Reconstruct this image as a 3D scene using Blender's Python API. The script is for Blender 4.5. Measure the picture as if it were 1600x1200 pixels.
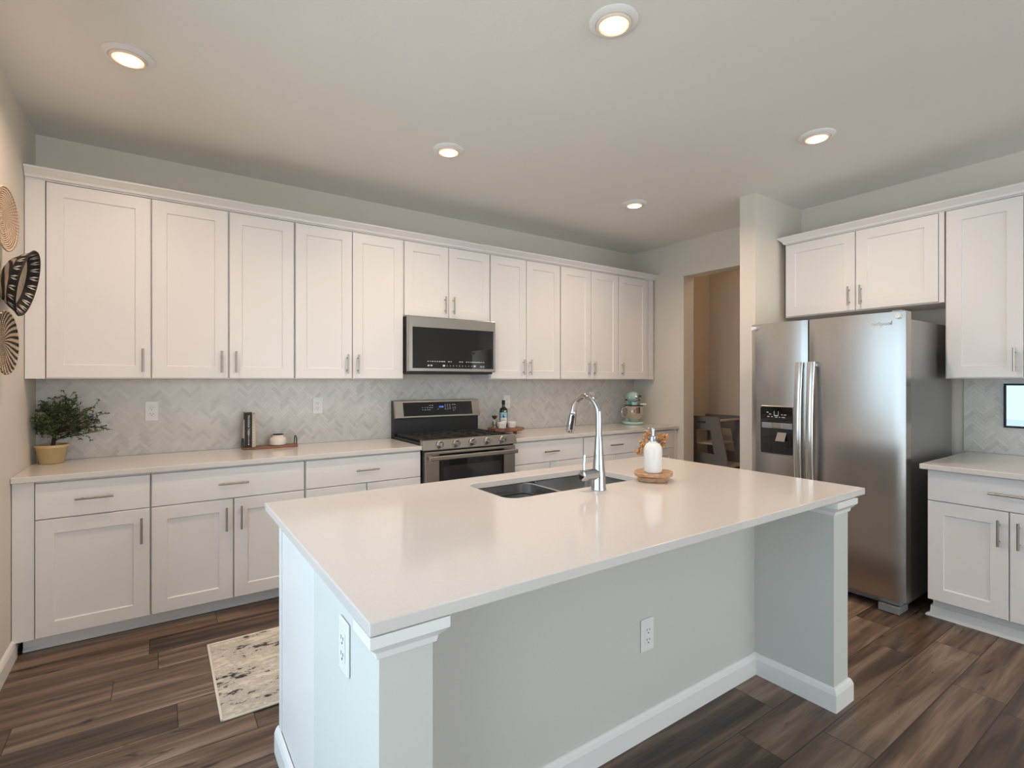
import bpy, bmesh, math, random
from mathutils import Vector, Matrix
random.seed(7)
PI = math.pi
for o in list(bpy.data.objects): bpy.data.objects.remove(o)
S = bpy.context.scene
COL = S.collection

# ------------------------------------------------------------------ camera
cam = bpy.data.cameras.new('camera'); camo = bpy.data.objects.new('camera', cam); COL.objects.link(camo)
camo.location = (0.6047, -4.1244, 1.3956)
camo.rotation_euler = (PI/2, 0, -0.6030)
cam.sensor_width = 36; cam.sensor_fit = 'HORIZONTAL'; cam.lens = 801.3/1600*36
cam.shift_y = (594.5-600)/1600
cam.clip_start = 0.02
S.camera = camo
# ------------------------------------------------------------------ world, daylight, exposure
S.view_settings.view_transform = 'Standard'; S.view_settings.look = 'None'
S.view_settings.gamma = 1; S.view_settings.use_curve_mapping = False
S.view_settings.exposure = 0.70
W_ = bpy.data.worlds.new('sky'); S.world = W_; W_.use_nodes = True
wn = W_.node_tree.nodes; bg = wn['Background']
bg.inputs[0].default_value = (0.62, 0.83, 1.0, 1); bg.inputs[1].default_value = 1.95
H = 2.8617; WR = 5.156; REAR = -8.0
SL = (-4.70, -1.42, 0.03, 2.36)          # glazed patio door on the left wall: y0, y1, z0, z1
RW = (0.5, 4.9, 0.45, 2.55)              # unseen window, put in behind the camera for daylight: x0, x1, z0, z1
def portal(name, loc, rot, sx, sy):
    l = bpy.data.lights.new(name, 'AREA'); l.shape = 'RECTANGLE'; l.size = sx; l.size_y = sy
    l.cycles.is_portal = True
    o = bpy.data.objects.new(name, l); COL.objects.link(o); o.location = loc; o.rotation_euler = rot
portal('patio_daylight', (-0.16, (SL[0]+SL[1])/2, (SL[2]+SL[3])/2), (0, -PI/2, 0), SL[3]-SL[2], SL[1]-SL[0])
_l = bpy.data.lights.new('rear_fill', 'AREA'); _l.shape = 'RECTANGLE'; _l.size = RW[1]-RW[0]; _l.size_y = RW[3]-RW[2]
_l.energy = 38; _l.color = (1.0, .84, .66)  # added warm fill light outside the rear window, lifts the island front
_o = bpy.data.objects.new('rear_fill', _l); COL.objects.link(_o); _o.location = ((RW[0]+RW[1])/2, REAR-0.16, (RW[2]+RW[3])/2); _o.rotation_euler = (PI/2, 0, 0)
_s = bpy.data.lights.new('sun', 'SUN'); _s.energy = 9.0; _s.angle = .009; _s.color = (1, .96, .9)
_so = bpy.data.objects.new('sun', _s); COL.objects.link(_so); _so.rotation_euler = (0, math.radians(32), 0)     # added to bounce off the patio onto the ceiling, high over the roof
_pl = bpy.data.lights.new('pantry_fill', 'POINT'); _pl.energy = 2.8; _pl.color = (1, .62, .34); _pl.shadow_soft_size = .06
_po = bpy.data.objects.new('pantry_fill', _pl); COL.objects.link(_po); _po.location = (5.6, -1.6, 2.7)  # added warm fill light without a fixture, brightens the pantry walls
LAMP_W = 5.8; LAMP_C = (1.0, 0.75, 0.58)

# ------------------------------------------------------------------ materials
MATS = {}
def mat(name, col=(.8,.8,.8), rough=.5, metal=0, **kw):
    if name in MATS: return MATS[name]
    m = bpy.data.materials.new(name); m.use_nodes = True; MATS[name] = m
    b = m.node_tree.nodes['Principled BSDF']
    b.inputs['Base Color'].default_value = (*col, 1); b.inputs['Roughness'].default_value = rough
    b.inputs['Metallic'].default_value = metal
    for k, v in kw.items(): b.inputs[k.replace('_', ' ')].default_value = v
    return m
def nodes(m): return m.node_tree.nodes, m.node_tree.links, m.node_tree.nodes['Principled BSDF']
def N(m, t, **kw):
    n = m.node_tree.nodes.new(t)
    for k, v in kw.items():
        if k.startswith('i_'):
            key = k[2:]
            n.inputs[int(key) if key.isdigit() else key.replace('_', ' ')].default_value = v
        else: setattr(n, k, v)
    return n
def ramp(m, stops, fac=None):
    r = N(m, 'ShaderNodeValToRGB'); e = r.color_ramp.elements
    while len(e) < len(stops): e.new(0.5)
    for i, (p, c) in enumerate(stops):
        e[i].position = p; e[i].color = (*c, 1) if len(c) == 3 else c
    if fac is not None: m.node_tree.links.new(fac, r.inputs[0])
    return r
def coords(m, scale=(1,1,1), rot=(0,0,0), loc=(0,0,0), kind='Object'):
    t = N(m, 'ShaderNodeTexCoord'); mp = N(m, 'ShaderNodeMapping')
    mp.inputs['Scale'].default_value = scale; mp.inputs['Rotation'].default_value = rot; mp.inputs['Location'].default_value = loc
    m.node_tree.links.new(t.outputs[kind], mp.inputs[0]); return mp.outputs[0]
def bump_noise(m, scale, strength, dist=.002, detail=3, co=None, rough=.5):
    nd, lk, b = nodes(m)
    n = N(m, 'ShaderNodeTexNoise', i_Scale=scale, i_Detail=detail, i_Roughness=rough)
    lk.new(co if co else coords(m), n.inputs[0])
    bp = N(m, 'ShaderNodeBump', i_Strength=strength, i_Distance=dist)
    lk.new(n.outputs[0], bp.inputs['Height']); lk.new(bp.outputs[0], b.inputs['Normal'])
    return n
M_wall = mat('wall_paint', (.74,.69,.61), .75); bump_noise(M_wall, 70, .25, .002)
M_ceil = mat('ceiling_paint', (.855,.845,.80), .8); bump_noise(M_ceil, 60, .3, .002)
M_islw = mat('wall_paint_shaded', (.64,.635,.595), .75); bump_noise(M_islw, 70, .25, .002)  # same wall paint, darkened and cooled to carry the island's shade
M_pan = mat('wall_paint_dim', (.70,.62,.52), .8)  # kitchen wall paint turned browner for the pantry's dim warm light
M_cab = mat('cabinet_paint', (.825,.80,.778), .38); bump_noise(M_cab, 220, .03, .001)
M_trim = mat('trim_paint', (.86,.85,.83), .35)
M_quartz = mat('white_quartz', (.83,.79,.75), .11, Specular_IOR_Level=.5)
_n = N(M_quartz, 'ShaderNodeTexNoise', i_Scale=260, i_Detail=2)
M_quartz.node_tree.links.new(coords(M_quartz), _n.inputs[0])
_r = ramp(M_quartz, [(.3,(.70,.655,.62)),(.5,(.715,.672,.638)),(.7,(.73,.69,.655))], _n.outputs[0])
M_quartz.node_tree.links.new(_r.outputs[0], nodes(M_quartz)[2].inputs['Base Color'])
def steel(name, col=(.62,.60,.57), rough=.26, scale=(4,4,900), aniso=.0):
    m = mat(name, col, rough, 1.0)
    nd, lk, b = nodes(m)
    n = N(m, 'ShaderNodeTexNoise', i_Scale=1.0, i_Detail=2)
    lk.new(coords(m, scale), n.inputs[0])
    mr = N(m, 'ShaderNodeMapRange', i_3=rough-.02, i_4=rough+.02)
    lk.new(n.outputs[0], mr.inputs[0]); lk.new(mr.outputs[0], b.inputs['Roughness'])
    if aniso:
        b.inputs['Anisotropic'].default_value = aniso
        tg = N(m, 'ShaderNodeTangent', direction_type='RADIAL', axis='Z'); lk.new(tg.outputs[0], b.inputs['Tangent'])
    return m
M_steel = steel('brushed_steel', (.43,.40,.37))
M_handle = steel('polished_steel', (.66,.65,.63), .2)
M_fridge = steel('fridge_steel', (.50,.465,.43), .25, aniso=.6)
M_fside = mat('fridge_side_grey', (.36,.35,.34), .32, .75); bump_noise(M_fside, 500, .05, .0005)
M_nickel = mat('satin_nickel', (.42,.395,.36), .3, 1)
M_chrome = mat('chrome', (.52,.52,.53), .05, 1)
M_sink = steel('sink_steel', (.58,.58,.575), .24, (3,3,3))
M_blackgl = mat('black_glass', (.006,.006,.007), .03, 0, Specular_IOR_Level=.55)
M_black = mat('black_enamel', (.012,.012,.013), .35)
M_iron = mat('cast_iron', (.03,.026,.023), .6); bump_noise(M_iron, 300, .2, .001)
M_blackpl = mat('black_plastic', (.015,.015,.016), .45)
M_plate = mat('white_plastic', (.86,.85,.83), .3)
M_slot = mat('slot_dark', (.03,.03,.03), .6)
M_icon = mat('icon_print', (.62,.64,.64), .5)
M_blue = mat('blue_digits', (.1,.2,.9), .4, Emission_Color=(.12,.22,1,1), Emission_Strength=1.2)
M_greyp = mat('grey_plastic', (.3,.31,.32), .35, .3)
M_vein = None
# herringbone tile: each tile carries its own marble tone
M_tile = mat('marble_tile', (.7,.68,.65), .22)
nd, lk, b = nodes(M_tile)
a = N(M_tile, 'ShaderNodeAttribute', attribute_name='tone')
n = N(M_tile, 'ShaderNodeTexNoise', i_Scale=9, i_Detail=6, i_Distortion=2.0); lk.new(coords(M_tile), n.inputs[0])
mx = N(M_tile, 'ShaderNodeMath', operation='MULTIPLY_ADD', i_1=.5); lk.new(n.outputs[0], mx.inputs[0]); lk.new(a.outputs['Fac'], mx.inputs[2])
r = ramp(M_tile, [(.15,(.56,.535,.50)),(.35,(.655,.63,.585)),(.8,(.735,.71,.665)),(1.0,(.77,.745,.70))], mx.outputs[0]); lk.new(r.outputs[0], b.inputs['Base Color'])
M_grout = mat('grout', (.66,.64,.60), .9)
# plank floor
M_floor = mat('plank_floor', (.2,.13,.09), .38)
nd, lk, b = nodes(M_floor)
def math_(m, op, a, b_=None, c=None):
    n = N(m, 'ShaderNodeMath', operation=op)
    for i, v in enumerate((a, b_, c)):
        if v is None: continue
        if isinstance(v, (int, float)): n.inputs[i].default_value = v
        else: m.node_tree.links.new(v, n.inputs[i])
    return n.outputs[0]
tc = N(M_floor, 'ShaderNodeTexCoord'); sx = N(M_floor, 'ShaderNodeSeparateXYZ'); lk.new(tc.outputs['Object'], sx.inputs[0])
PW, PL = .185, 1.25
m = M_floor
yw = math_(m, 'DIVIDE', sx.outputs[1], PW); row = math_(m, 'FLOOR', yw)
wn1 = N(m, 'ShaderNodeTexWhiteNoise', noise_dimensions='1D'); lk.new(row, wn1.inputs['W'])
xo = math_(m, 'ADD', math_(m, 'DIVIDE', sx.outputs[0], PL), wn1.outputs['Value']); colm = math_(m, 'FLOOR', xo)
pid = math_(m, 'MULTIPLY_ADD', row, 17.13, colm)
wn2 = N(m, 'ShaderNodeTexWhiteNoise', noise_dimensions='1D'); lk.new(pid, wn2.inputs['W'])
cb = N(m, 'ShaderNodeCombineXYZ'); lk.new(math_(m,'MULTIPLY',sx.outputs[0],1.0), cb.inputs[0]); lk.new(sx.outputs[1], cb.inputs[1]); lk.new(math_(m,'MULTIPLY',pid,3.7), cb.inputs[2])
def stretch(sxv, syv):
    mp = N(m, 'ShaderNodeMapping'); mp.inputs['Scale'].default_value = (sxv, syv, 1); lk.new(cb.outputs[0], mp.inputs[0]); return mp.outputs[0]
g1 = N(m, 'ShaderNodeTexNoise', i_Scale=1, i_Detail=5, i_Distortion=.7, i_Roughness=.55); lk.new(stretch(1.1, 14), g1.inputs[0])
g2 = N(m, 'ShaderNodeTexNoise', i_Scale=1, i_Detail=4, i_Distortion=.3); lk.new(stretch(5, 110), g2.inputs[0])
g3 = N(m, 'ShaderNodeTexNoise', i_Scale=1, i_Detail=3, i_Distortion=2.5); lk.new(stretch(2.6, 11), g3.inputs[0])   # knots
kn = N(m, 'ShaderNodeMapRange', i_1=.66, i_2=.74); lk.new(g3.outputs[0], kn.inputs[0])
tone = math_(m, 'ADD', math_(m, 'MULTIPLY_ADD', g1.outputs[0], 1.35, -.21), math_(m, 'MULTIPLY_ADD', wn2.outputs['Value'], .30, -.13))
tone = math_(m, 'ADD', tone, math_(m, 'MULTIPLY_ADD', g2.outputs[0], .30, -.15))
tone = math_(m, 'SUBTRACT', tone, math_(m, 'MULTIPLY', kn.outputs[0], .30))
rp = ramp(m, [(.18,(.030,.018,.012)),(.38,(.085,.051,.034)),(.55,(.155,.100,.068)),(.72,(.245,.170,.122)),(.9,(.33,.245,.185))], tone)
fy = math_(m, 'FRACT', yw); ey = math_(m, 'MULTIPLY', math_(m, 'MINIMUM', fy, math_(m, 'SUBTRACT', 1.0, fy)), PW)
fx = math_(m, 'FRACT', xo); ex = math_(m, 'MULTIPLY', math_(m, 'MINIMUM', fx, math_(m, 'SUBTRACT', 1.0, fx)), PL)
ed = math_(m, 'MINIMUM', ex, ey)
sm = N(m, 'ShaderNodeMapRange', i_1=.0008, i_2=.0026); lk.new(ed, sm.inputs[0])
mixc = N(m, 'ShaderNodeMix', data_type='RGBA'); mixc.inputs[6].default_value = (.018,.012,.009,1)
lk.new(sm.outputs[0], mixc.inputs[0]); lk.new(rp.outputs[0], mixc.inputs[7]); lk.new(mixc.outputs[2], b.inputs['Base Color'])
bp = N(m, 'ShaderNodeBump', i_Strength=.25, i_Distance=.0012); lk.new(math_(m,'ADD',sm.outputs[0],math_(m,'MULTIPLY',g2.outputs[0],.3)), bp.inputs['Height']); lk.new(bp.outputs[0], b.inputs['Normal'])
# small wood boards
def wood(name, dark, mid, light, scale=(3,40,40), rough=.4):
    m = mat(name, mid, rough); nd, lk, b = nodes(m)
    n = N(m, 'ShaderNodeTexNoise', i_Scale=1, i_Detail=5, i_Distortion=1.2); lk.new(coords(m, scale), n.inputs[0])
    r = ramp(m, [(.3, dark), (.5, mid), (.7, light)], n.outputs[0]); lk.new(r.outputs[0], b.inputs['Base Color']); return m
M_acacia = wood('acacia_wood', (.10,.032,.016), (.22,.085,.045), (.36,.16,.085))
M_tray = wood('walnut_tray', (.13,.05,.022), (.24,.10,.045), (.33,.15,.07))
M_oak = wood('honey_wood', (.33,.17,.085), (.50,.28,.15), (.62,.38,.22), (8,40,40))
M_tower = mat('grey_painted_wood', (.20,.185,.17), .5)
M_towered = mat('pale_wood_edge', (.52,.46,.38), .5)
# rug
M_rug = mat('distressed_rug', (.7,.64,.54), .95)
nd, lk, b = nodes(M_rug)
n1 = N(M_rug, 'ShaderNodeTexNoise', i_Scale=1, i_Detail=8, i_Roughness=.72); lk.new(coords(M_rug, (11,26,1), loc=(.5,.9,0)), n1.inputs[0])
n2 = N(M_rug, 'ShaderNodeTexNoise', i_Scale=1, i_Detail=4, i_Roughness=.6); lk.new(coords(M_rug, (2.0,7,1), loc=(3.1,.3,0)), n2.inputs[0])
n3 = N(M_rug, 'ShaderNodeTexNoise', i_Scale=60, i_Detail=5); lk.new(coords(M_rug), n3.inputs[0])
sc = math_(M_rug, 'ADD', math_(M_rug,'MULTIPLY',n1.outputs[0],.75), math_(M_rug,'MULTIPLY',n2.outputs[0],.55))
sc = math_(M_rug, 'ADD', sc, math_(M_rug,'MULTIPLY_ADD',n3.outputs[0],.12,-.06))
r = ramp(M_rug, [(.0,(.62,.55,.45)),(.58,(.72,.655,.555)),(.655,(.48,.44,.375)),(.685,(.66,.60,.51)),(.715,(.27,.25,.22)),(.74,(.03,.03,.03))], sc); lk.new(r.outputs[0], b.inputs['Base Color'])
bump_noise(M_rug, 900, .5, .002)
M_bind = mat('rug_binding', (.72,.67,.57), .9)
M_pot = mat('mustard_ceramic', (.55,.415,.215), .45); bump_noise(M_pot, 90, .15, .001)
M_soil = mat('soil', (.03,.02,.015), .95)
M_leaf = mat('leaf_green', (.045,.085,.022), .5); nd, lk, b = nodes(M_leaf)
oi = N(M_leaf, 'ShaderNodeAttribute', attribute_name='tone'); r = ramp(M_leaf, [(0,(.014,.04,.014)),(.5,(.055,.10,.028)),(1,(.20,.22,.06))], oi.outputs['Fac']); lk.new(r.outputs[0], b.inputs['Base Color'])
M_twig = mat('twig', (.035,.022,.016), .8)
M_petal = mat('dried_petal', (.62,.33,.13), .7); nd, lk, b = nodes(M_petal)
oi = N(M_petal, 'ShaderNodeAttribute', attribute_name='tone'); r = ramp(M_petal, [(0,(.42,.17,.06)),(.6,(.68,.37,.16)),(1,(.80,.55,.26))], oi.outputs['Fac']); lk.new(r.outputs[0], b.inputs['Base Color'])
M_wceramic = mat('white_ceramic', (.84,.82,.78), .22)
M_jar = mat('cream_glaze', (.78,.73,.67), .15)
M_jarrim = mat('dark_rim', (.06,.045,.035), .35)
M_pinkgl = mat('pink_bottle', (.60,.45,.38), .15, Transmission_Weight=.35)
M_olive = mat('olive_glass', (.016,.022,.005), .06, Specular_IOR_Level=.6)
M_glass = mat('clear_glass', (.95,.97,.96), .0, Transmission_Weight=1.0, IOR=1.45)
M_oil = mat('golden_oil', (.40,.27,.04), .05, Transmission_Weight=.5)
M_cap = mat('dark_stopper', (.05,.022,.015), .3)
M_label = mat('label_paper', (.80,.82,.80), .6)
M_labelb = mat('label_blue', (.30,.56,.66), .6)
M_ink = mat('ink_black', (.01,.012,.015), .6)
M_rose = mat('rose_print', (.72,.50,.48), .6)
M_mint = mat('mint_enamel', (.52,.74,.66), .16)
M_bowl = mat('mixer_bowl_steel', (.62,.58,.54), .08, 1)
M_bkblack = mat('black_cloth_cover', (.012,.012,.014), .55)
M_bktan = mat('beige_cloth_cover', (.56,.49,.39), .75)
M_bkgrey = mat('pale_grey_cover', (.62,.61,.58), .6)
M_page = mat('book_pages', (.75,.70,.60), .9)
M_white = mat('white_print', (.85,.85,.83), .6)
M_lens = mat('lamp_lens', (1,.9,.75), .5, Emission_Color=(1.0,.50,.25,1), Emission_Strength=1.3)
M_lensc = mat('lamp_lens_glow', (1,.9,.75), .5, Emission_Color=(1.0,.86,.70,1), Emission_Strength=5)
M_baffle = mat('lamp_baffle', (.9,.78,.68), .4)
M_mirror = mat('mirror_glass', (.42,.46,.47), .02, 1)
M_vinyl = mat('white_vinyl', (.86,.86,.85), .35)
M_patio = mat('patio_concrete', (.55,.55,.53), .9)
# woven seagrass: rings and spokes in the basket's own radius and angle
def woven(name, stops, rings, spokes):
    m = mat(name, (.6,.45,.3), .85); nd, lk, b = nodes(m)
    t = N(m, 'ShaderNodeTexCoord'); s = N(m, 'ShaderNodeSeparateXYZ'); lk.new(t.outputs['Object'], s.inputs[0])
    rad = math_(m, 'SQRT', math_(m, 'ADD', math_(m,'POWER',s.outputs[0],2), math_(m,'POWER',s.outputs[1],2)))
    ang = math_(m, 'ARCTAN2', s.outputs[1], s.outputs[0])
    rr = math_(m, 'SINE', math_(m, 'MULTIPLY', rad, rings)); aa = math_(m, 'SINE', math_(m,'MULTIPLY_ADD', ang, spokes, math_(m,'MULTIPLY',rad,60)))
    n = N(m, 'ShaderNodeTexNoise', i_Scale=14, i_Detail=3); lk.new(t.outputs['Object'], n.inputs[0])
    f = math_(m, 'ADD', math_(m,'MULTIPLY_ADD', aa, .22, .3), math_(m,'MULTIPLY', n.outputs[0], .45))
    r = ramp(m, stops, f); lk.new(r.outputs[0], b.inputs['Base Color'])
    bp = N(m, 'ShaderNodeBump', i_Strength=.9, i_Distance=.004); lk.new(rr, bp.inputs['Height']); lk.new(bp.outputs[0], b.inputs['Normal'])
    return m
M_weaveA = woven('seagrass_tan', [(.2,(.22,.12,.07)),(.34,(.55,.38,.25)),(.6,(.68,.53,.38)),(.8,(.72,.60,.47))], 700, 56)
M_weaveB = woven('seagrass_black_tan', [(.25,(.02,.016,.014)),(.47,(.05,.035,.028)),(.53,(.58,.42,.28)),(.8,(.70,.56,.42))], 700, 26)
M_weaveC = woven('seagrass_plain', [(.2,(.28,.18,.10)),(.4,(.55,.43,.30)),(.7,(.68,.57,.43))], 500, 90)
M_weaveK = mat('seagrass_black', (.018,.014,.013), .85); bump_noise(M_weaveK, 240, .8, .004)
M_weaveW = mat('seagrass_white', (.66,.63,.57), .85); bump_noise(M_weaveW, 240, .6, .003)

# ------------------------------------------------------------------ mesh helpers
class MB:
    """collects geometry; xf maps builder coordinates to world coordinates"""
    def __init__(s, xf=None): s.v=[]; s.f=[]; s.mi=[]; s.sm=[]; s.tone=[]; s.xf=xf; s.cm=0
    def add(s, vs, fs, smooth=False, tone=0.0, xf=None):
        o=len(s.v); x = xf or s.xf
        s.v += [tuple(x(*p)) if x else tuple(p) for p in vs]
        for f in fs: s.f.append([i+o for i in f]); s.mi.append(s.cm); s.sm.append(smooth); s.tone.append(tone)
        return s
    def box(s, x0,x1,y0,y1,z0,z1, b=0.0, **k):
        x0,x1=sorted((x0,x1)); y0,y1=sorted((y0,y1)); z0,z1=sorted((z0,z1))
        if b<=0:
            vs=[(x,y,z) for x in (x0,x1) for y in (y0,y1) for z in (z0,z1)]
            return s.add(vs, [(0,1,3,2),(4,6,7,5),(0,4,5,1),(2,3,7,6),(0,2,6,4),(1,5,7,3)], **k)
        b=min(b,(x1-x0)*.45,(y1-y0)*.45,(z1-z0)*.45)
        bm=bmesh.new(); bmesh.ops.create_cube(bm,size=1)
        bmesh.ops.scale(bm,vec=(x1-x0,y1-y0,z1-z0),verts=bm.verts); bmesh.ops.translate(bm,vec=((x0+x1)/2,(y0+y1)/2,(z0+z1)/2),verts=bm.verts)
        bmesh.ops.bevel(bm,geom=bm.edges[:],offset=b,segments=2,profile=.5,affect='EDGES')
        return s.bm(bm, **k)
    def bm(s, bm, **k):
        bm.verts.index_update()
        s.add([v.co[:] for v in bm.verts],[[v.index for v in f.verts] for f in bm.faces],**k); bm.free(); return s
    def lathe(s, prof, seg=32, c=(0,0,0), ax=2, sx=1, sy=1, smooth=True, **k):
        vs=[]; fs=[]; n=len(prof)
        for i in range(seg):
            a=2*PI*i/seg; ca,sa=math.cos(a),math.sin(a)
            for r,h in prof:
                p=(r*ca*sx,r*sa*sy,h)
                if ax==0: p=(p[2],p[0],p[1])
                elif ax==1: p=(p[0],p[2],p[1])
                vs.append((p[0]+c[0],p[1]+c[1],p[2]+c[2]))
        for i in range(seg):
            j=(i+1)%seg
            for q in range(n-1): fs.append((i*n+q,j*n+q,j*n+q+1,i*n+q+1))
        if prof[0][0]>1e-6: fs.append([i*n for i in range(seg)][::-1])
        if prof[-1][0]>1e-6: fs.append([i*n+n-1 for i in range(seg)])
        return s.add(vs,fs,smooth=smooth,**k)
    def tube(s, pts, r, seg=12, smooth=True, closed=False, **k):
        pts=[Vector(p) for p in pts]; n=len(pts); rs=r if isinstance(r,(list,tuple)) else [r]*n
        vs=[]; fs=[]; up=None
        for i,p in enumerate(pts):
            if closed: t=(pts[(i+1)%n]-pts[i-1])
            else: t=(pts[min(i+1,n-1)]-pts[max(i-1,0)])
            t.normalize()
            if up is None:
                up=Vector((0,0,1)) if abs(t.z)<.9 else Vector((1,0,0))
            sd=t.cross(up).normalized(); up=sd.cross(t).normalized()
            for q in range(seg):
                a=2*PI*q/seg; vs.append(tuple(p+(sd*math.cos(a)+up*math.sin(a))*rs[i]))
        m=n if closed else n-1
        for i in range(m):
            j=(i+1)%n
            for q in range(seg): fs.append((i*seg+q,i*seg+(q+1)%seg,j*seg+(q+1)%seg,j*seg+q))
        if not closed: fs.append(list(range(seg))[::-1]); fs.append([(n-1)*seg+q for q in range(seg)])
        return s.add(vs,fs,smooth=smooth,**k)
    def prism(s, poly, z0, z1, b=0.0, smooth=False, **k):
        """poly in xy, extruded in z with optional chamfer on top and bottom rims"""
        n=len(poly); cx=sum(p[0] for p in poly)/n; cy=sum(p[1] for p in poly)/n
        def ins(d):
            out=[]
            for i in range(n):
                p0,p1,p2=Vector(poly[i-1]),Vector(poly[i]),Vector(poly[(i+1)%n])
                e1=(p1-p0); e2=(p2-p1)
                n1=Vector((-e1.y,e1.x)).normalized(); n2=Vector((-e2.y,e2.x)).normalized()
                m_=(n1+n2); m_=m_/max(m_.dot(n1),.3)
                out.append(p1+m_*d*sg)
            return out
        area=sum(poly[i-1][0]*poly[i][1]-poly[i][0]*poly[i-1][1] for i in range(n)); sg=1 if area>0 else -1
        rings=[([Vector(p) for p in poly],z0),([Vector(p) for p in poly],z1)] if b<=0 else [(ins(b),z0),([Vector(p) for p in poly],z0+b),([Vector(p) for p in poly],z1-b),(ins(b),z1)]
        vs=[]; fs=[]
        for P,z in rings: vs+=[(p[0],p[1],z) for p in P]
        for q in range(len(rings)-1):
            for i in range(n): fs.append((q*n+i,q*n+(i+1)%n,(q+1)*n+(i+1)%n,(q+1)*n+i))
        fs.append(list(range(n))[::-1]); fs.append([(len(rings)-1)*n+i for i in range(n)])
        return s.add(vs,fs,smooth=smooth,**k)
    def sweep(s, prof, path, closed=False, **k):
        """prof: (out, up) polygon; path: list of (x,y) at z=0 with mitred corners; out is to the right of travel"""
        n=len(path); P=[Vector(p) for p in path]; vs=[]; fs=[]; m=len(prof)
        for i in range(n):
            d1=(P[i]-P[i-1]).normalized() if (closed or i>0) else None
            d2=(P[(i+1)%n]-P[i]).normalized() if (closed or i<n-1) else None
            if d1 is None: d1=d2
            if d2 is None: d2=d1
            r1=Vector((d1.y,-d1.x)); r2=Vector((d2.y,-d2.x)); mm=r1+r2; mm=mm/max(mm.dot(r1),.2)
            for o,u in prof: vs.append((P[i].x+mm.x*o,P[i].y+mm.y*o,u))
        for i in range(n if closed else n-1):
            j=(i+1)%n
            for q in range(m): fs.append((i*m+q,j*m+q,j*m+(q+1)%m,i*m+(q+1)%m))
        if not closed: fs.append(list(range(m))); fs.append([(n-1)*m+q for q in range(m)][::-1])
        return s.add(vs,fs,**k)
    def text(s, body, size, xf, align='CENTER', ext=.0004, smooth=False):
        cu=bpy.data.curves.new('t','FONT'); cu.body=body; cu.size=size; cu.align_x=align; cu.align_y='CENTER'; cu.extrude=ext; cu.resolution_u=2
        o=bpy.data.objects.new('t',cu); COL.objects.link(o); dg=bpy.context.evaluated_depsgraph_get()
        me=bpy.data.meshes.new_from_object(o.evaluated_get(dg))
        s.add([tuple(v.co) for v in me.vertices],[list(p.vertices) for p in me.polygons],xf=xf)
        bpy.data.objects.remove(o); bpy.data.curves.remove(cu); bpy.data.meshes.remove(me); return s
def origin(o):
    v=Vector((0,0,0))
    while o is not None: v+=Vector(o.location); o=o.parent
    return v
def obj(name, mb, mats, parent=None, at=None, fix=True, mw=None):
    """link the collected geometry (world coordinates) as ONE mesh object"""
    me=bpy.data.meshes.new(name)
    base=origin(parent)
    loc=Vector(at)-base if at is not None else Vector((0,0,0))
    off=base+loc
    me.from_pydata([tuple(Vector(v)-off) for v in mb.v],[],mb.f)
    me.polygons.foreach_set('material_index',mb.mi); me.polygons.foreach_set('use_smooth',mb.sm)
    if any(mb.tone):
        at_=me.attributes.new('tone','FLOAT','FACE'); at_.data.foreach_set('value',mb.tone)
    for m_ in (mats if isinstance(mats,(list,tuple)) else [mats]): me.materials.append(m_)
    if fix:
        bm=bmesh.new(); bm.from_mesh(me); bmesh.ops.recalc_face_normals(bm,faces=bm.faces); bm.to_mesh(me); bm.free()
    me.update()
    if any(mb.sm): 
        try: me.set_sharp_from_angle(angle=math.radians(42))
        except Exception: pass
    o=bpy.data.objects.new(name,me); COL.objects.link(o); o.location=loc
    if parent is not None: o.parent=parent
    return o
def tag(o,label,cat,group=None):
    o['label']=label; o['category']=cat
    if group: o['group']=group
    return o
def thing(name,label,cat,loc=(0,0,0),group=None):
    o=bpy.data.objects.new(name,None); COL.objects.link(o); o.location=loc; o.empty_display_size=.1
    return tag(o,label,cat,group)
def struct(name,mb,m_,parent=None,at=None):
    o=obj(name,mb,m_,parent,at)
    if parent is None: o['kind']='structure'
    return o
def copy_tree(o,parent=None):
    c=o.copy(); COL.objects.link(c)
    if parent is not None: c.parent=parent
    for ch in list(o.children): copy_tree(ch,c)
    return c
BK=lambda u,d,v:(u,-d,v)                       # back wall: u right, d out of the wall, v up
RT=lambda u,d,v:(WR-d,-u,v)                    # right wall: u right (towards the viewer), d out, v up
def rrect(x0,x1,y0,y1,r,seg=6):
    P=[]
    for cx,cy,a0 in ((x1-r,y1-r,0),(x0+r,y1-r,90),(x0+r,y0+r,180),(x1-r,y0+r,270)):
        for i in range(seg+1):
            a=math.radians(a0+90*i/seg); P.append((cx+r*math.cos(a),cy+r*math.sin(a)))
    return P

# ------------------------------------------------------------------ room shell
mb=MB().box(-.35,7.5,REAR-.3,.3,-.1,0); struct('floor',mb,M_floor)
mb=MB().box(-.35,7.5,REAR-.3,.3,H,H+.1); struct('ceiling',mb,M_ceil)
mb=MB().box(-.35,6.6,0,.15,0,H); struct('wall_back',mb,M_wall)
mb=MB(); y0,y1,z0,z1=SL
mb.box(-.15,0,y1,0,0,H).box(-.15,0,REAR,y0,0,H).box(-.15,0,y0,y1,z1,H).box(-.15,0,y0,y1,0,z0)
struct('wall_left',mb,M_wall)
D0,D1,DZ=-.701,-1.66,2.495; WT=.168
mb=MB().box(WR,WR+WT,D0,0,0,H).box(WR,WR+WT,D1,D0,DZ,H).box(WR,WR+WT,REAR,D1,0,H); struct('wall_right',mb,M_wall)
mb=MB().box(4.4384,WR,-1.9046,-1.7757,0,H); struct('wall_partition',mb,M_wall)
mb=MB().box(WR+WT,6.42,-.25,-.10,0,H); struct('wall_pantry_left',mb,M_pan)
mb=MB().box(6.27,6.42,-2.4,-.25,0,H); struct('wall_pantry_far',mb,M_pan)
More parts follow.
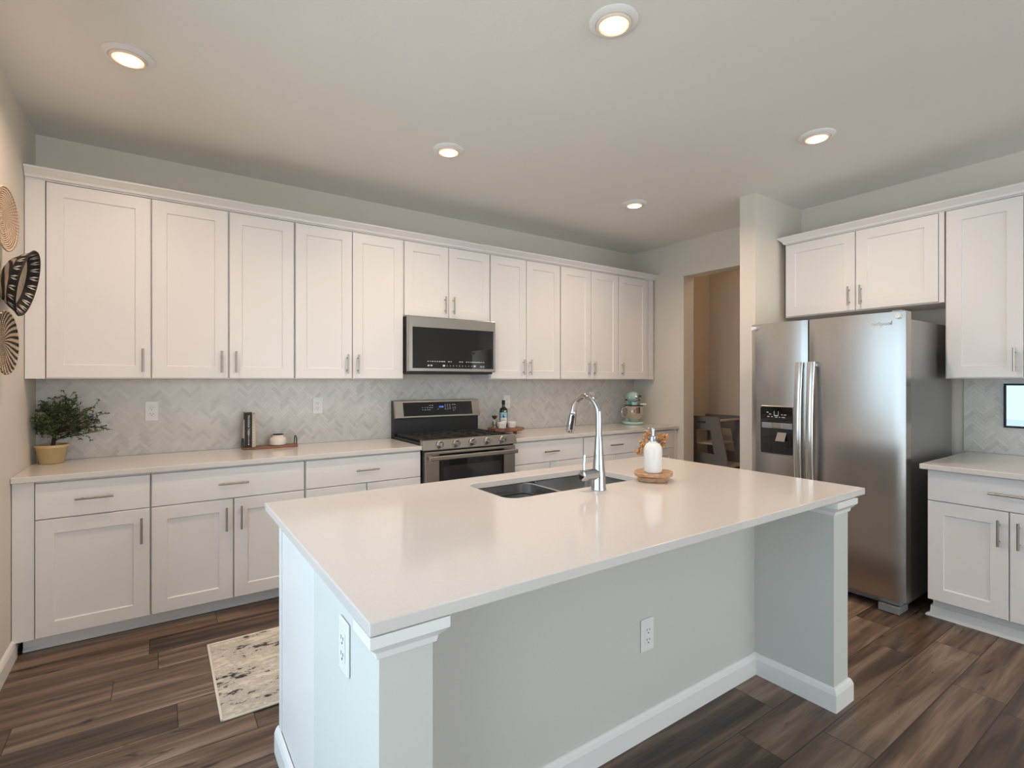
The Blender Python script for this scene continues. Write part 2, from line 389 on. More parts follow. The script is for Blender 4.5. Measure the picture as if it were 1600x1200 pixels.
mb=MB().box(WR+WT,6.42,-2.55,-2.4,0,H); struct('wall_pantry_right',mb,M_pan)
mb=MB(); x0,x1,z0,z1=RW
mb.box(-.15,x0,REAR-.15,REAR,0,H).box(x1,WR+WT,REAR-.15,REAR,0,H).box(x0,x1,REAR-.15,REAR,0,z0).box(x0,x1,REAR-.15,REAR,z1,H)
struct('wall_rear',mb,M_wall)
mb=MB().box(-6,-.151,-10,6,-.14,-.12); struct('patio_ground',mb,M_patio)
# patio door and added rear window
def frame_rect(mb,a0,a1,b0,b1,w,f):
    for r_ in ((a0,a1,b0,b0+w),(a0,a1,b1-w,b1),(a0,a0+w,b0+w,b1-w),(a1-w,a1,b0+w,b1-w)): f(mb,*r_)
y0,y1,z0,z1=SL; PN=[y0+(y1-y0)*i/3 for i in range(4)]
mb=MB(); fr=lambda m_,a,b_,c,d_: m_.box(-.11,-.04,a,b_,c,d_,.004)
for i in range(3): frame_rect(mb,PN[i]+.001,PN[i+1]-.001,z0+.001,z1-.001,.055,fr)
d1=struct('door_1',mb,M_vinyl)
M_pane=mat('window_glass',(1,1,1),0)
_nt=M_pane.node_tree; _tr=N(M_pane,'ShaderNodeBsdfTransparent'); _gl=N(M_pane,'ShaderNodeBsdfGlossy',i_Roughness=0.0); _fr=N(M_pane,'ShaderNodeFresnel',i_IOR=1.2); _mx=N(M_pane,'ShaderNodeMixShader')
_nt.links.new(_fr.outputs[0],_mx.inputs[0]); _nt.links.new(_tr.outputs[0],_mx.inputs[1]); _nt.links.new(_gl.outputs[0],_mx.inputs[2]); _nt.links.new(_mx.outputs[0],_nt.nodes['Material Output'].inputs[0])
for i in range(3): obj('pane',MB().box(-.08,-.074,PN[i]+.056,PN[i+1]-.056,z0+.056,z1-.056),M_pane,d1)
x0,x1,z0,z1=RW
mb=MB(); fr=lambda m_,a,b_,c,d_: m_.box(a,b_,REAR-.11,REAR-.04,c,d_,.004)
frame_rect(mb,x0+.001,(x0+x1)/2+.03,z0+.001,z1-.001,.06,fr); frame_rect(mb,(x0+x1)/2-.03,x1-.001,z0+.001,z1-.001,.06,fr)
w1=struct('window_1',mb,M_vinyl)
mb=MB().box(x0+.06,(x0+x1)/2-.03,REAR-.08,REAR-.074,z0+.06,z1-.06).box((x0+x1)/2+.03,x1-.06,REAR-.08,REAR-.074,z0+.06,z1-.06); obj('pane',mb,M_pane,w1)
# baseboards
BB=[(0,0),(.016,0),(.016,.075),(.011,.09),(.005,.098),(0,.1)]
mb=MB().sweep(BB,[(.001,SL[1]),(.001,-.575)]); struct('baseboard_left',mb,M_trim)
mb=MB().sweep(BB,[(WR+WT+.001,-.251),(6.269,-.251),(6.269,-2.39)]); struct('baseboard_pantry',mb,M_trim)
mb=MB().sweep(BB,[(WR-.001,D0-.001),(WR-.001,-.66)][::-1]); struct('baseboard_right',mb,M_trim)
mb=MB().sweep(BB,[(WR-.001,-1.774),(4.437,-1.774),(4.437,-1.906),(4.9,-1.906)]); struct('baseboard_partition',mb,M_trim)

# ------------------------------------------------------------------ recessed lights
def lamp_at(root):
    l=bpy.data.lights.new('lamp','AREA'); l.shape='DISK'; l.size=.085; l.energy=LAMP_W; l.spread=math.radians(155); l.color=LAMP_C
    o=bpy.data.objects.new('bulb',l); COL.objects.link(o); o.parent=root; o.location=(0,0,-.0285); return o
LP=[((.49,-1.235),'recessed ceiling light nearest the left wall'),((2.12,-1.213),'recessed ceiling light above the range, middle of the far row'),
    ((3.85,-1.20),'smallest-looking recessed ceiling light, between the range wall and the pantry opening'),
    ((2.133,-2.637),'largest-looking recessed ceiling light, above the island sink'),((3.85,-2.63),'recessed ceiling light in front of the refrigerator')]
root=thing('recessed_light',LP[0][1],'ceiling light',(LP[0][0][0],LP[0][0][1],H),'recessed lights in the ceiling'); zc=H-.0005
c=(LP[0][0][0],LP[0][0][1],zc)
mb=MB().lathe([(.099,0),(.099,-.005),(.092,-.011),(.076,-.016),(.072,-.014),(.072,0)],48,c); obj('trim_ring',mb,M_trim,root)
mb=MB().lathe([(.071,0),(.071,-.017),(.066,-.022),(.060,-.022),(.058,-.016),(.058,0)],48,c); obj('baffle',mb,M_baffle,root)
mb=MB().lathe([(.0575,0),(.0575,-.017),(.052,-.0215),(.0475,-.0235),(.0475,0)],48,c); obj('lens_rim',mb,M_lens,root)
mb=MB().lathe([(.047,0),(.047,-.0235),(.030,-.0262),(0,-.027)],48,c); obj('lens',mb,M_lensc,root)
lamp_at(root)
for (x,y),lb in LP[1:]:
    c_=copy_tree(root); c_.location=(x,y,H); c_['label']=lb

# ------------------------------------------------------------------ cabinet builders
def door_geo(xf,u0,u1,v0,v1,d0,t=.02,fw=.072,rec=.008,shaker=True):
    mb=MB(xf); e=.002; d1=d0+t
    def ring(i,d): return [(u0+i,d,v0+i),(u1-i,d,v0+i),(u1-i,d,v1-i),(u0+i,d,v1-i)]
    R=[ring(0,d0),ring(0,d1-e),ring(e,d1)]
    if shaker: R+=[ring(fw,d1),ring(fw+.003,d1-rec+.001),ring(fw+.0045,d1-rec)]
    vs=[p for r_ in R for p in r_]; fs=[(3,2,1,0)]
    for q in range(len(R)-1):
        for i in range(4): fs.append((q*4+i,q*4+(i+1)%4,(q+1)*4+(i+1)%4,(q+1)*4+i))
    k=(len(R)-1)*4; fs.append((k,k+1,k+2,k+3))
    return mb.add(vs,fs)
def pull_geo(xf,u,v,d,L,vert=True):
    mb=MB(xf); r=.006; so=.03
    P=lambda t:(u,d+so,v+t) if vert else (u+t,d+so,v)
    B=lambda t,dd:(u,d+dd,v+t) if vert else (u+t,d+dd,v)
    mb.tube([P(-L/2),P(L/2)],r,12)
    for s_ in (-1,1): mb.tube([B(s_*L*.32,0.0),B(s_*L*.32,so)],.0045,8)
    return mb
def add_door(root,xf,u0,u1,v0,v1,d0,hu=None,hv=None,L=.14):
    o=obj('door',door_geo(xf,u0,u1,v0,v1,d0),M_cab,root,at=xf((u0+u1)/2,d0,(v0+v1)/2))
    if hu is not None: obj('handle',pull_geo(xf,hu,hv,d0+.0205,L),M_nickel,o,at=xf(hu,d0+.05,hv))
def add_drawer(root,xf,u0,u1,v0,v1,d0,L=.16):
    o=obj('drawer',door_geo(xf,u0,u1,v0,v1,d0,shaker=False),M_cab,root,at=xf((u0+u1)/2,d0,(v0+v1)/2))
    obj('handle',pull_geo(xf,(u0+u1)/2,(v0+v1)/2,d0+.0205,L,False),M_nickel,o,at=xf((u0+u1)/2,d0+.05,(v0+v1)/2))
def cabinet(xf,kind,label,u0,u1,v0,v1,D,doors,drawer=None,handle_top=False,fill=None,toe=0.0,group=None):
    """u0..u1 box, D depth of box; doors: list of (u0,u1,side of handle)"""
    root=thing(kind,label,'cabinet',xf((u0+u1)/2,D/2,v0 if not toe else 0.0),group)
    mb=MB(xf); f=.001
    mb.box(u0+f,u1-f,.011,D,v0,v1)
    if toe: mb.box(u0+f,u1-f,.011,D-.085,0.001,v0)
    obj('carcass',mb,M_cab,root)
    dv0,dv1=v0+.004,v1-.004
    if kind=='upper_cabinet': dv0,dv1=v0+.006,v1-.006
    if drawer:
        add_drawer(root,xf,drawer[0],drawer[1],drawer[2],drawer[3],D+.001); dv1=drawer[2]-.005
    for a,b_,s_ in doors:
        hu=(b_-.036) if s_=='r' else (a+.036)
        hv=(dv1-.115) if handle_top else (dv0+.105)
        add_door(root,xf,a,b_,dv0,dv1,D+.001,hu,hv)
    if fill:
        for a,b_ in fill: obj('filler_strip',MB(xf).box(a,b_,D-.03,D+.012,v0,v1,.001),M_cab,root)
    return root
UB,UT=1.405,2.50; UD=.310
g=.003
UP=[(.087,.567,[(.092,.562,'r')],UB,'single-door white upper cabinet at the far left end, beside the woven wall baskets'),
    (.567,1.384,[(.572,.974,'r'),(.984,1.377,'l')],UB,'two-door white upper cabinet over the tray with books, second unit from the left wall'),
    (1.384,2.187,[(1.389,1.781,'r'),(1.787,2.180,'l')],UB,'two-door white upper cabinet directly left of the microwave'),
    (2.187,2.986,[(2.194,2.578,'r'),(2.584,2.979,'l')],1.903,'short two-door white upper cabinet above the microwave'),
    (2.986,3.784,[(2.993,3.374,'r'),(3.380,3.777,'l')],UB,'two-door white upper cabinet directly right of the microwave, above the olive oil bottle'),
    (3.784,4.577,[(3.791,4.180,'r'),(4.186,4.570,'l')],UB,'two-door white upper cabinet behind the faucet, second unit right of the microwave'),
    (4.577,5.06,[(4.584,5.02,'l')],UB,'narrow single-door white upper cabinet above the mint stand mixer')]
for i,(a,b_,dr,v0,lb) in enumerate(UP):
    cabinet(BK,'upper_cabinet',lb,a,b_,v0,UT,UD,dr,fill=[(.003,.086)] if i==0 else ([(5.061,5.13)] if i==6 else None),group='white upper cabinets on the back wall')
# crown mouldings
CR=[(0,0),(.0,.005),(.012,.008),(.016,.022),(.040,.046),(.046,.050),(.046,.060),(-.03,.060),(-.03,0)]
mb=MB().sweep([(o,u+UT+.001) for o,u in CR],[(5.135,-.02),(5.135,-UD-.012),(.003,-UD-.012)][::-1])
tag(obj('crown_moulding',mb,M_cab),'long white crown moulding along the top of the range-wall upper cabinets','moulding')
RUD=WR-4.805
cabinet(RT,'upper_cabinet','short wide two-door white cabinet above the refrigerator',1.95,2.978,1.903,2.49,RUD,[(1.962,2.462,'r'),(2.468,2.946,'l')],fill=[(2.949,2.977)])
cabinet(RT,'upper_cabinet','tall white upper cabinet right of the refrigerator at the right picture edge',2.98,3.72,1.408,2.49,RUD,[(2.992,3.347,'r'),(3.353,3.708,'l')])
mb=MB().sweep([(o,u+2.491) for o,u in CR],[(WR-.02,-1.952),(4.795,-1.952),(4.795,-3.72),(WR-.02,-3.72)])
tag(obj('crown_moulding',mb,M_cab),'short white crown moulding on the cabinets above and beside the refrigerator','moulding')
# base cabinets
BD=.609; BV0,BV1=.085,.882
BC=[(.087,.566,[(.090,.562,'r')],'white base cabinet with one drawer and one door, below the potted plant'),
    (.566,1.384,[(.572,.972,'r'),(.979,1.378,'l')],'white base cabinet with wide drawer and two doors below the tray with books'),
    (1.384,2.200,[(1.391,1.788,'r'),(1.794,2.192,'l')],'white base cabinet directly left of the range, mostly behind the island'),
    (3.022,3.806,[(3.030,3.412,'r'),(3.418,3.800,'l')],'white base cabinet directly right of the range'),
    (3.806,4.625,[(3.812,4.212,'r'),(4.218,4.610,'l')],'white base cabinet behind the faucet, second unit right of the range'),
    (4.625,5.09,[(4.650,5.080,'l')],'narrow white base cabinet in the far right corner below the mint stand mixer')]
for i,(a,b_,dr,lb) in enumerate(BC):
    cabinet(BK,'base_cabinet',lb,a,b_,BV0,BV1,BD,dr,drawer=(dr[0][0],dr[-1][1],.690,.872),handle_top=True,
            fill=[(.003,.086)] if i==0 else ([(5.091,5.15)] if i==5 else None),toe=1,group='white base cabinets on the back wall')
RBD=WR-4.318
cabinet(RT,'base_cabinet','white base cabinet right of the refrigerator, with drawer and two doors',3.03,3.74,.122,.882,RBD,[(3.036,3.381,'r'),(3.387,3.733,'l')],
        drawer=(3.036,3.733,.703,.876),handle_top=True,toe=1)
SH=[(0,0),(.016,0),(.015,.008),(.010,.014),(.004,.018),(.003,.06),(0,.06)]
mb=MB().sweep(SH,[(.03,-.527),(2.19,-.527)]); struct('trim_1',mb,M_trim)
mb=MB().sweep(SH,[(3.03,-.527),(5.12,-.527)]); struct('trim_2',mb,M_trim)
mb=MB().sweep([(a*1.6,b_) for a,b_ in SH],[(4.9,-3.026),(4.399,-3.026),(4.399,-3.735)][::1]); struct('trim_3',mb,M_trim)

# ------------------------------------------------------------------ countertops
def slab(name,label,poly,z0,z1,hole=None):
    bm=bmesh.new()
    vs=[bm.verts.new((p[0],p[1],z1)) for p in poly]; es=[bm.edges.new((vs[i-1],vs[i])) for i in range(len(vs))]
    if hole:
        hs=[bm.verts.new((p[0],p[1],z1)) for p in hole]; es+=[bm.edges.new((hs[i-1],hs[i])) for i in range(len(hs))]
    bmesh.ops.triangle_fill(bm,use_beauty=True,use_dissolve=False,edges=es)
    r_=bmesh.ops.extrude_face_region(bm,geom=bm.faces[:])
    bmesh.ops.translate(bm,vec=(0,0,z0-z1),verts=[e for e in r_['geom'] if isinstance(e,bmesh.types.BMVert)])
    bmesh.ops.recalc_face_normals(bm,faces=bm.faces)
    sharp=[e for e in bm.edges if len(e.link_faces)==2 and e.calc_face_angle()>.8]
    bmesh.ops.bevel(bm,geom=sharp,offset=.003,segments=2,profile=.5,affect='EDGES')
    mb=MB().bm(bm); o=obj(name,mb,M_quartz); return tag(o,label,'countertop')
slab('countertop','long white quartz countertop left of the range, holding the plant and the tray',[(.002,-.011),(.002,-.648),(2.196,-.648),(2.196,-.011)],.884,.914)
slab('countertop','white quartz countertop right of the range, holding the mint stand mixer',[(3.026,-.011),(3.026,-.648),(5.153,-.648),(5.153,-.011)],.884,.914)
slab('countertop','short white quartz countertop right of the refrigerator',[(WR-.002,-3.012),(4.243,-3.012),(4.243,-3.78),(WR-.002,-3.78)],.884,.914)
IX0,IX1,IY0,IY1=.9483,3.2135,-3.1286,-1.9101
SK=(1.775,2.56,-2.408,-2.047)
slab('countertop','large white quartz island countertop with the sink cutout',[(IX0,IY0),(IX1,IY0),(IX1,IY1),(IX0,IY1)],.885,.914,hole=rrect(*SK,.06,6))

# ------------------------------------------------------------------ backsplashes
def herring(xf,u0,u1,v0,v1,d,name,label,L=.080,Wd=.0205,holes=()):
    mb=MB(xf); gap=.0009; n=L/Wd
    mb.cm=1; mb.box(u0,u1,.001,d-.0018,v0,v1); mb.cm=0
    def clip(P,ax,lim,sign):
        out=[]
        for i in range(len(P)):
            a,b_=P[i-1],P[i]; da=(a[ax]-lim)*sign; db=(b_[ax]-lim)*sign
            if (da<0)!=(db<0):
                t=da/(da-db); out.append((a[0]+(b_[0]-a[0])*t,a[1]+(b_[1]-a[1])*t))
            if db>=0: out.append(b_)
        return out
    c45=math.sqrt(.5); R=int((max(u1-u0,v1-v0)*1.5)/(Wd*1.2))+4
    bmax=int((u1-u0)/(L*1.3))+4
    rnd=random.Random(3)
    for b_ in range(-2,bmax):
        for a in range(-14-int((v1-v0)/(Wd*1.4)),int((v1-v0)/(Wd*1.4))+14):
            ox=a+b_*n; oy=a-b_*n
            for x0,x1,y0,y1 in ((ox,ox+n,oy,oy+1),(ox+n,ox+n+1,oy+1-n,oy+1)):
                g_=gap/Wd/2
                P=[(x0+g_,y0+g_),(x1-g_,y0+g_),(x1-g_,y1-g_),(x0+g_,y1-g_)]
                P=[((x-y)*c45*Wd+u0,(x+y)*c45*Wd+v0) for x,y in P]
                for ax,lim,sg in ((0,u0,1),(0,u1,-1),(1,v0,1),(1,v1,-1)):
                    if P: P=clip(P,ax,lim,sg)
                if len(P)<3: continue
                t=.06+rnd.random()*.42
                if rnd.random()<.12: t=.01
                k=len(P); vs=[(p[0],d,p[1]) for p in P]+[(p[0],d-.0018,p[1]) for p in P]
                mb.add(vs,[list(range(k))]+[(i,(i+1)%k,k+(i+1)%k,k+i) for i in range(k)],tone=t)
    o=obj(name,mb,[M_tile,M_grout]); return tag(o,label,'backsplash')
herring(BK,.002,5.15,.915,1.404,.010,'backsplash','long pale marble herringbone backsplash behind the range and counters')
herring(RT,2.987,3.76,.915,1.407,.010,'backsplash','short pale marble herringbone backsplash right of the refrigerator')

# ------------------------------------------------------------------ island
isl=thing('kitchen_island','kitchen island base with pale grey walls, white end panel and corner posts','island',(2.05,-2.5,0))
IZ=.884
BX0,BX1=1.0,3.085; KY0,KY1=-2.76,-2.56
mb=MB().box(BX0-.022,1.099,-3.10,KY0,0,IZ).box(BX0-.022,1.30,KY0,KY1,0,IZ).box(1.30,2.75,KY0,KY1,0,IZ).box(2.75,BX1,KY0,KY1,0,IZ).box(2.955,BX1,-3.11,KY0,0,IZ)
obj('knee_wall',mb,M_islw,isl)
mb=MB().box(BX0-.020,1.02,KY1+.001,-2.042,.001,IZ).box(BX1-.02,BX1,KY1+.001,-1.985,.001,IZ).box(BX0,BX1,-2.007,-1.985,.1,IZ).box(BX0,BX1,-2.06,-2.04,0,.1).box(1.02,BX1-.02,-2.5,-2.02,.1,.12)
mb.box(BX0-.0235,BX0-.020,-2.085,-2.042,.1,IZ,.001)
obj('cabinet_body',mb,M_cab,isl)
n_d=4; w_=(BX1-BX0-.02)/n_d
for i in range(n_d):
    u0=BX0+.01+i*w_
    IS=lambda u,d,v:(u,-1.985+d,v)
    o=obj('door',door_geo(IS,u0+.002,u0+w_-.002,.105,.87,.001),M_cab,isl)
    hu=u0+w_-.04 if i%2==0 else u0+.04
    obj('handle',pull_geo(IS,hu,.75,.0215,.14),M_nickel,o)
# post capitals
CP=[(0,0),(.006,0),(.009,.014),(.022,.028),(.028,.034),(.028,.058),(0,.058)]
cz=IZ-.0585
mb=MB().sweep([(o,u+cz) for o,u in CP],[(1.0995,-2.85),(1.0995,-3.1005),(.9775,-3.1005),(.9775,-3.02)][::-1]); obj('post_capital',mb,M_trim,isl)
mb=MB().sweep([(o,u+cz) for o,u in CP],[(3.0855,-2.95),(3.0855,-3.1105),(2.9545,-3.1105),(2.9545,-2.86)][::-1]); obj('post_capital',mb,M_trim,isl)
mb=MB().sweep([(o*1.0,u*.98) for o,u in BB],[(BX1+.001,-2.0),(BX1+.001,-3.111),(2.9540,-3.111),(2.9540,-2.761),(1.1,-2.761),(1.1,-3.101),(.977,-3.101),(.977,-2.035)][::-1]); obj('baseboard',mb,M_trim,isl)

# sink
sk=thing('sink','double-bowl stainless undermount sink set into the island','sink',((SK[0]+SK[1])/2,(SK[2]+SK[3])/2,.884))
def bowl(x0,x1,y0,y1,ztop,zb,r):
    mb=MB(); rings=[]; seg=6
    outer=rrect(x0-.008,x1+.008,y0-.008,y1+.008,r+.008,seg)
    spec=[(outer,ztop),(rrect(x0,x1,y0,y1,r,seg),ztop-.003),(rrect(x0+.004,x1-.004,y0+.004,y1-.004,r,seg),zb+.03),(rrect(x0+.012,x1-.012,y0+.012,y1-.012,r,seg),zb+.008),(rrect(x0+.035,x1-.035,y0+.035,y1-.035,r*.6,seg),zb)]
    n=len(outer); vs=[]; fs=[]
    for P,z in spec: vs+=[(p[0],p[1],z) for p in P]
    for q in range(len(spec)-1):
        for i in range(n): fs.append((q*n+i,q*n+(i+1)%n,(q+1)*n+(i+1)%n,(q+1)*n+i))
    fs.append([(len(spec)-1)*n+i for i in range(n)])
    mb.add(vs,fs,smooth=True); return mb
xm=2.145; SZ=.8835
o=obj('bowl',bowl(SK[0]-.006,xm-.014,SK[2]-.006,SK[3]+.006,SZ,.70,.06),M_sink,sk,fix=False)
o=obj('bowl',bowl(xm+.014,SK[1]+.006,SK[2]-.006,SK[3]+.006,SZ,.70,.06),M_sink,sk,fix=False)
mb=MB().box(xm-.009,xm+.009,SK[2]-.002,SK[3]+.002,.845,.8765,.004); obj('divider',mb,M_sink,sk)
for cx in ((SK[0]+xm)/2,(xm+SK[1])/2):
    mb=MB().lathe([(.045,0),(.045,.003),(.03,.001),(0,.001)],24,(cx,-2.23,.7005)); obj('drain',mb,M_chrome,sk)
# wire rack lying in the left bowl
mb=MB(); rx0,rx1,ry0,ry1=SK[0]+.05,xm-.06,SK[2]+.04,SK[3]-.04
loop=rrect(rx0,rx1,ry0,ry1,.05,5)
mb.tube([(p[0],p[1],.846) for p in loop],.0045,8,closed=True)
for i in range(1,7):
    y=ry0+(ry1-ry0)*i/7; mb.tube([(rx0,y,.843),(rx0+.01,y,.80),(rx1-.01,y,.80),(rx1,y,.843)],.0022,6)
for x in (rx0+.04,rx1-.04):
    for y in (ry0+.03,ry1-.03): mb.tube([(x,y,.7015),(x,y,.802)],.004,6)
tag(obj('sink_rack',mb,M_blackpl),'black wire rack standing in the left sink bowl','rack')

# faucet
FX,FY=2.203,-2.478
fa=thing('faucet','chrome gooseneck pull-down faucet on the island in front of the sink','faucet',(FX,FY,.914))
mb=MB().lathe([(.033,.001),(.033,.006),(.031,.012),(.030,.06),(.0265,.09),(.021,.16),(.0165,.225),(.0155,.232),(.0155,.236)],32,(FX,FY,.914)); obj('body',mb,M_chrome,fa)
R_=.078; pts=[(FX,FY,.914+.236),(FX,FY,1.20),(FX,FY,1.235)]
for i in range(1,19):
    a=PI*i/18*.96; pts.append((FX-.012*(1-math.cos(a))*.5,FY+R_*(1-math.cos(a)),1.243+R_*1.05*math.sin(a)))
mb=MB().tube(pts,.0135,16); obj('spout',mb,M_chrome,fa)
e=Vector(pts[-1]); dr=(Vector(pts[-1])-Vector(pts[-2])).normalized()
HP=[e-dr*.002,e+dr*.012,e+dr*.014,e+dr*.05,e+dr*.095,e+dr*.1]
mb=MB().tube(HP,[.0145,.0155,.0175,.0190,.0205,.018],20); sp=obj('spray_head',mb,M_chrome,fa)
side=Vector((-.55,-.83,0)).normalized(); up_=side-dr*side.dot(dr); up_.normalize()
lat=dr.cross(up_).normalized()
mb=MB()
for t0,t1,wd in ((.022,.038,.007),(.046,.078,.007)):
    for t in [t0+(t1-t0)*i/6 for i in range(7)]:
        p=e+dr*t+up_*(.0172+(t/.1)*.0032); mb.lathe([(0,-.0012),(wd,-.0012),(wd,.0012),(wd*.7,.0022),(0,.0024)],12,(0,0,0),xf=(lambda x,y,z,p=p:tuple(p+dr*x+lat*y+up_*z)))
obj('spray_button',mb,M_blackpl,sp)
mb=MB().tube([(FX-.01,FY,.985),(FX-.05,FY+.002,.985),(FX-.094,FY+.004,.985),(FX-.097,FY+.004,.985)],[.0245,.0245,.0235,.020],24); hb=obj('handle_hub',mb,M_chrome,fa)
mb=MB().tube([(FX-.083,FY+.003,1.0),(FX-.082,FY+.006,1.03),(FX-.074,FY+.010,1.072)],[.0065,.0058,.0068],12); obj('lever',mb,M_chrome,fa)

# ------------------------------------------------------------------ soap bottle group
BXc,BYc=2.568,-2.475
mb=MB(); P=[]
for i in range(72):
    a=2*PI*i/72; r_=.094+.005*math.cos(4*a+.6); P.append((BXc+r_*math.cos(a),BYc+r_*math.sin(a)))
bd=thing('pedestal_board','round honey wood pedestal board under the white soap bottle','board',(BXc,BYc,.914))
mb.prism(P,.941,.958,.004,smooth=True); obj('top',mb,M_oak,bd)
mb=MB(); n_=[]
for i in range(48):
    a=2*PI*i/48; r_=.074+.003*math.cos(4*a+.6); n_.append((BXc-.004+r_*math.cos(a),BYc+r_*math.sin(a)))
mb.prism(n_,.9145,.9405,.005,smooth=True); obj('foot',mb,M_oak,bd)
bt=thing('soap_dispenser','white ceramic soap dispenser with chrome pump on the island','soap dispenser',(BXc-.025,BYc-.018,.958))
c=(BXc-.025,BYc-.018,.9585)
mb=MB().lathe([(0,0),(.036,0),(.041,.004),(.0425,.012),(.0425,.105),(.040,.122),(.031,.136),(.020,.142),(.016,.144),(.016,.149),(0,.149)],40,c); obj('bottle',mb,M_wceramic,bt)
mb=MB().lathe([(.0175,.1495),(.0175,.170),(.015,.172),(.007,.173),(.0065,.192),(.009,.193),(.009,.215),(.007,.218),(0,.218)],24,c); obj('pump',mb,M_chrome,bt)
mb=MB().tube([(c[0],c[1],c[2]+.207),(c[0]-.028,c[1]+.022,c[2]+.206),(c[0]-.036,c[1]+.029,c[2]+.196)],[.006,.005,.0042],10); obj('nozzle',mb,M_chrome,bt)
vx,vy=BXc+.056,BYc+.036
bo=thing('bud_bottle','small pinkish glass bottle behind the white soap dispenser','bottle',(vx,vy,.958))
mb=MB().lathe([(0,0),(.021,0),(.023,.003),(.023,.068),(.019,.078),(.009,.086),(.0085,.098),(.0105,.100),(.0075,.100),(.007,.06),(0,.06)],28,(vx,vy,.9585)); obj('glass_body',mb,M_pinkgl,bo)
# dried flowers standing in the bottle
def leaf(mb,base,dirv,L,w,fold=.25,tone=.5,curl=.2):
    d=Vector(dirv).normalized(); s_=d.cross(Vector((random.uniform(-1,1),random.uniform(-1,1),random.uniform(-.3,1)))).normalized(); nn=s_.cross(d)
    p=Vector(base); mid=p+d*L*.5+nn*w*fold; tip=p+d*L-nn*L*curl
    vs=[p,p+d*L*.4+s_*w*.5,tip,p+d*L*.4-s_*w*.5,mid]
    mb.add([tuple(v) for v in vs],[(0,1,4),(1,2,4),(2,3,4),(3,0,4)],tone=tone)
fl=thing('dried_flowers','dried orange flower sprigs standing behind the white soap dispenser','flowers',(vx,vy,1.02))
rnd=random.Random(5)
heads=[((2.552,-2.405,1.056),.030,(-.3,.1,-1)),((2.575,-2.405,1.080),.026,(-.5,.1,-.6)),((2.603,-2.40,1.107),.026,(-.3,.1,.4)),((2.617,-2.40,1.130),.026,(-.2,.1,.8)),((2.688,-2.415,1.108),.028,(.4,-.1,.6)),((2.720,-2.415,1.100),.028,(.7,-.1,.5)),((2.708,-2.415,1.074),.026,(.7,-.1,-.2))]
for p,r_,dv in heads:
    mid=Vector(((vx+p[0])/2,(vy+p[1])/2,max(1.09,p[2]-.01)))
    mbs=MB(); mbp=MB()
    mbs.tube([(vx,vy,1.035),(vx+(p[0]-vx)*.1,vy+(p[1]-vy)*.1,1.066),mid,p],.0011,6)
    sg=obj('stem',mbs,M_twig,fl)
    for i in range(44):
        v=Vector((rnd.gauss(0,1),rnd.gauss(0,1),rnd.gauss(0,1))).normalized()*.9+Vector(dv)*.7
        b0=Vector(p)+Vector((rnd.uniform(-.3,.3),rnd.uniform(-.3,.3),rnd.uniform(-.4,.4)))*r_
        leaf(mbp,b0,v,r_*rnd.uniform(.5,.9),r_*rnd.uniform(.25,.45),tone=.05+.95*rnd.random())
    obj('flower_head',mbp,M_petal,fl,fix=False)

# ------------------------------------------------------------------ outlets
def outlet(xf,u,v,d,label):
    root=thing('wall_outlet',label,'outlet',xf(u,d,v),'white wall outlets')
    w,h=.037,.064
    xf2=lambda x,y,z:xf(x,d+z,y)
    P=rrect(u-w,u+w,v-h,v+h,.005,3)
    mb=MB(xf2).prism(P,.0005,.006,.002); obj('cover_plate',mb,M_plate,root)
    mb=MB(xf2).prism(rrect(u-.0175,u+.0175,v-.035,v+.035,.003,3),.0061,.0085,.0008); rc=obj('receptacle',mb,M_plate,root)
    mb=MB(xf2)
    for dv in (-.019,.019):
        mb.box(u-.0085,u-.0060,v+dv-.002,v+dv+.007,.0086,.0092).box(u+.0060,u+.0085,v+dv-.002,v+dv+.006,.0086,.0092)
        mb.lathe([(0,0),(.0030,0),(.0030,.0006),(0,.0006)],10,(u,v+dv-.010,.0086))
    obj('slots',mb,M_slot,rc)
    for dv in (-.0505,.0505): obj('screw',MB(xf2).lathe([(0,0),(.0028,0),(.0026,.001),(0,.0012)],10,(u,v+dv,.0061)),M_plate,root)
outlet(BK,.566,1.195,.0105,'white outlet on the backsplash right of the potted plant')
outlet(BK,1.613,1.203,.0105,'white outlet on the backsplash between the jar tray and the range')
outlet(BK,3.375,1.19,.0105,'white outlet mostly hidden behind the olive oil bottle')
outlet(BK,4.49,1.21,.0105,'white outlet on the backsplash behind the top of the faucet')
outlet(lambda u,d,v:(u,KY0-d,v),2.188,.396,.0005,'white outlet low on the front wall of the island')
outlet(lambda u,d,v:(BX0-.022-d,-u,v),2.872,.753,.0005,'white outlet on the end of the island, beside the left post')

# ------------------------------------------------------------------ range
RX0,RX1=2.207,3.014; RF=.665
rg=thing('gas_range','stainless gas range with black grates, five knobs and backguard display','range',((RX0+RX1)/2,-.34,0))
mb=MB(BK).box(RX0,RX1,.02,RF-.03,.02,.925,.003).box(RX0+.03,RX1-.03,.05,RF-.08,.001,.02); obj('body',mb,M_black,rg)
mb=MB(BK).box(RX0-.006,RX1+.006,.095,RF-.02,.926,.934,.002); obj('cooktop',mb,M_black,rg)
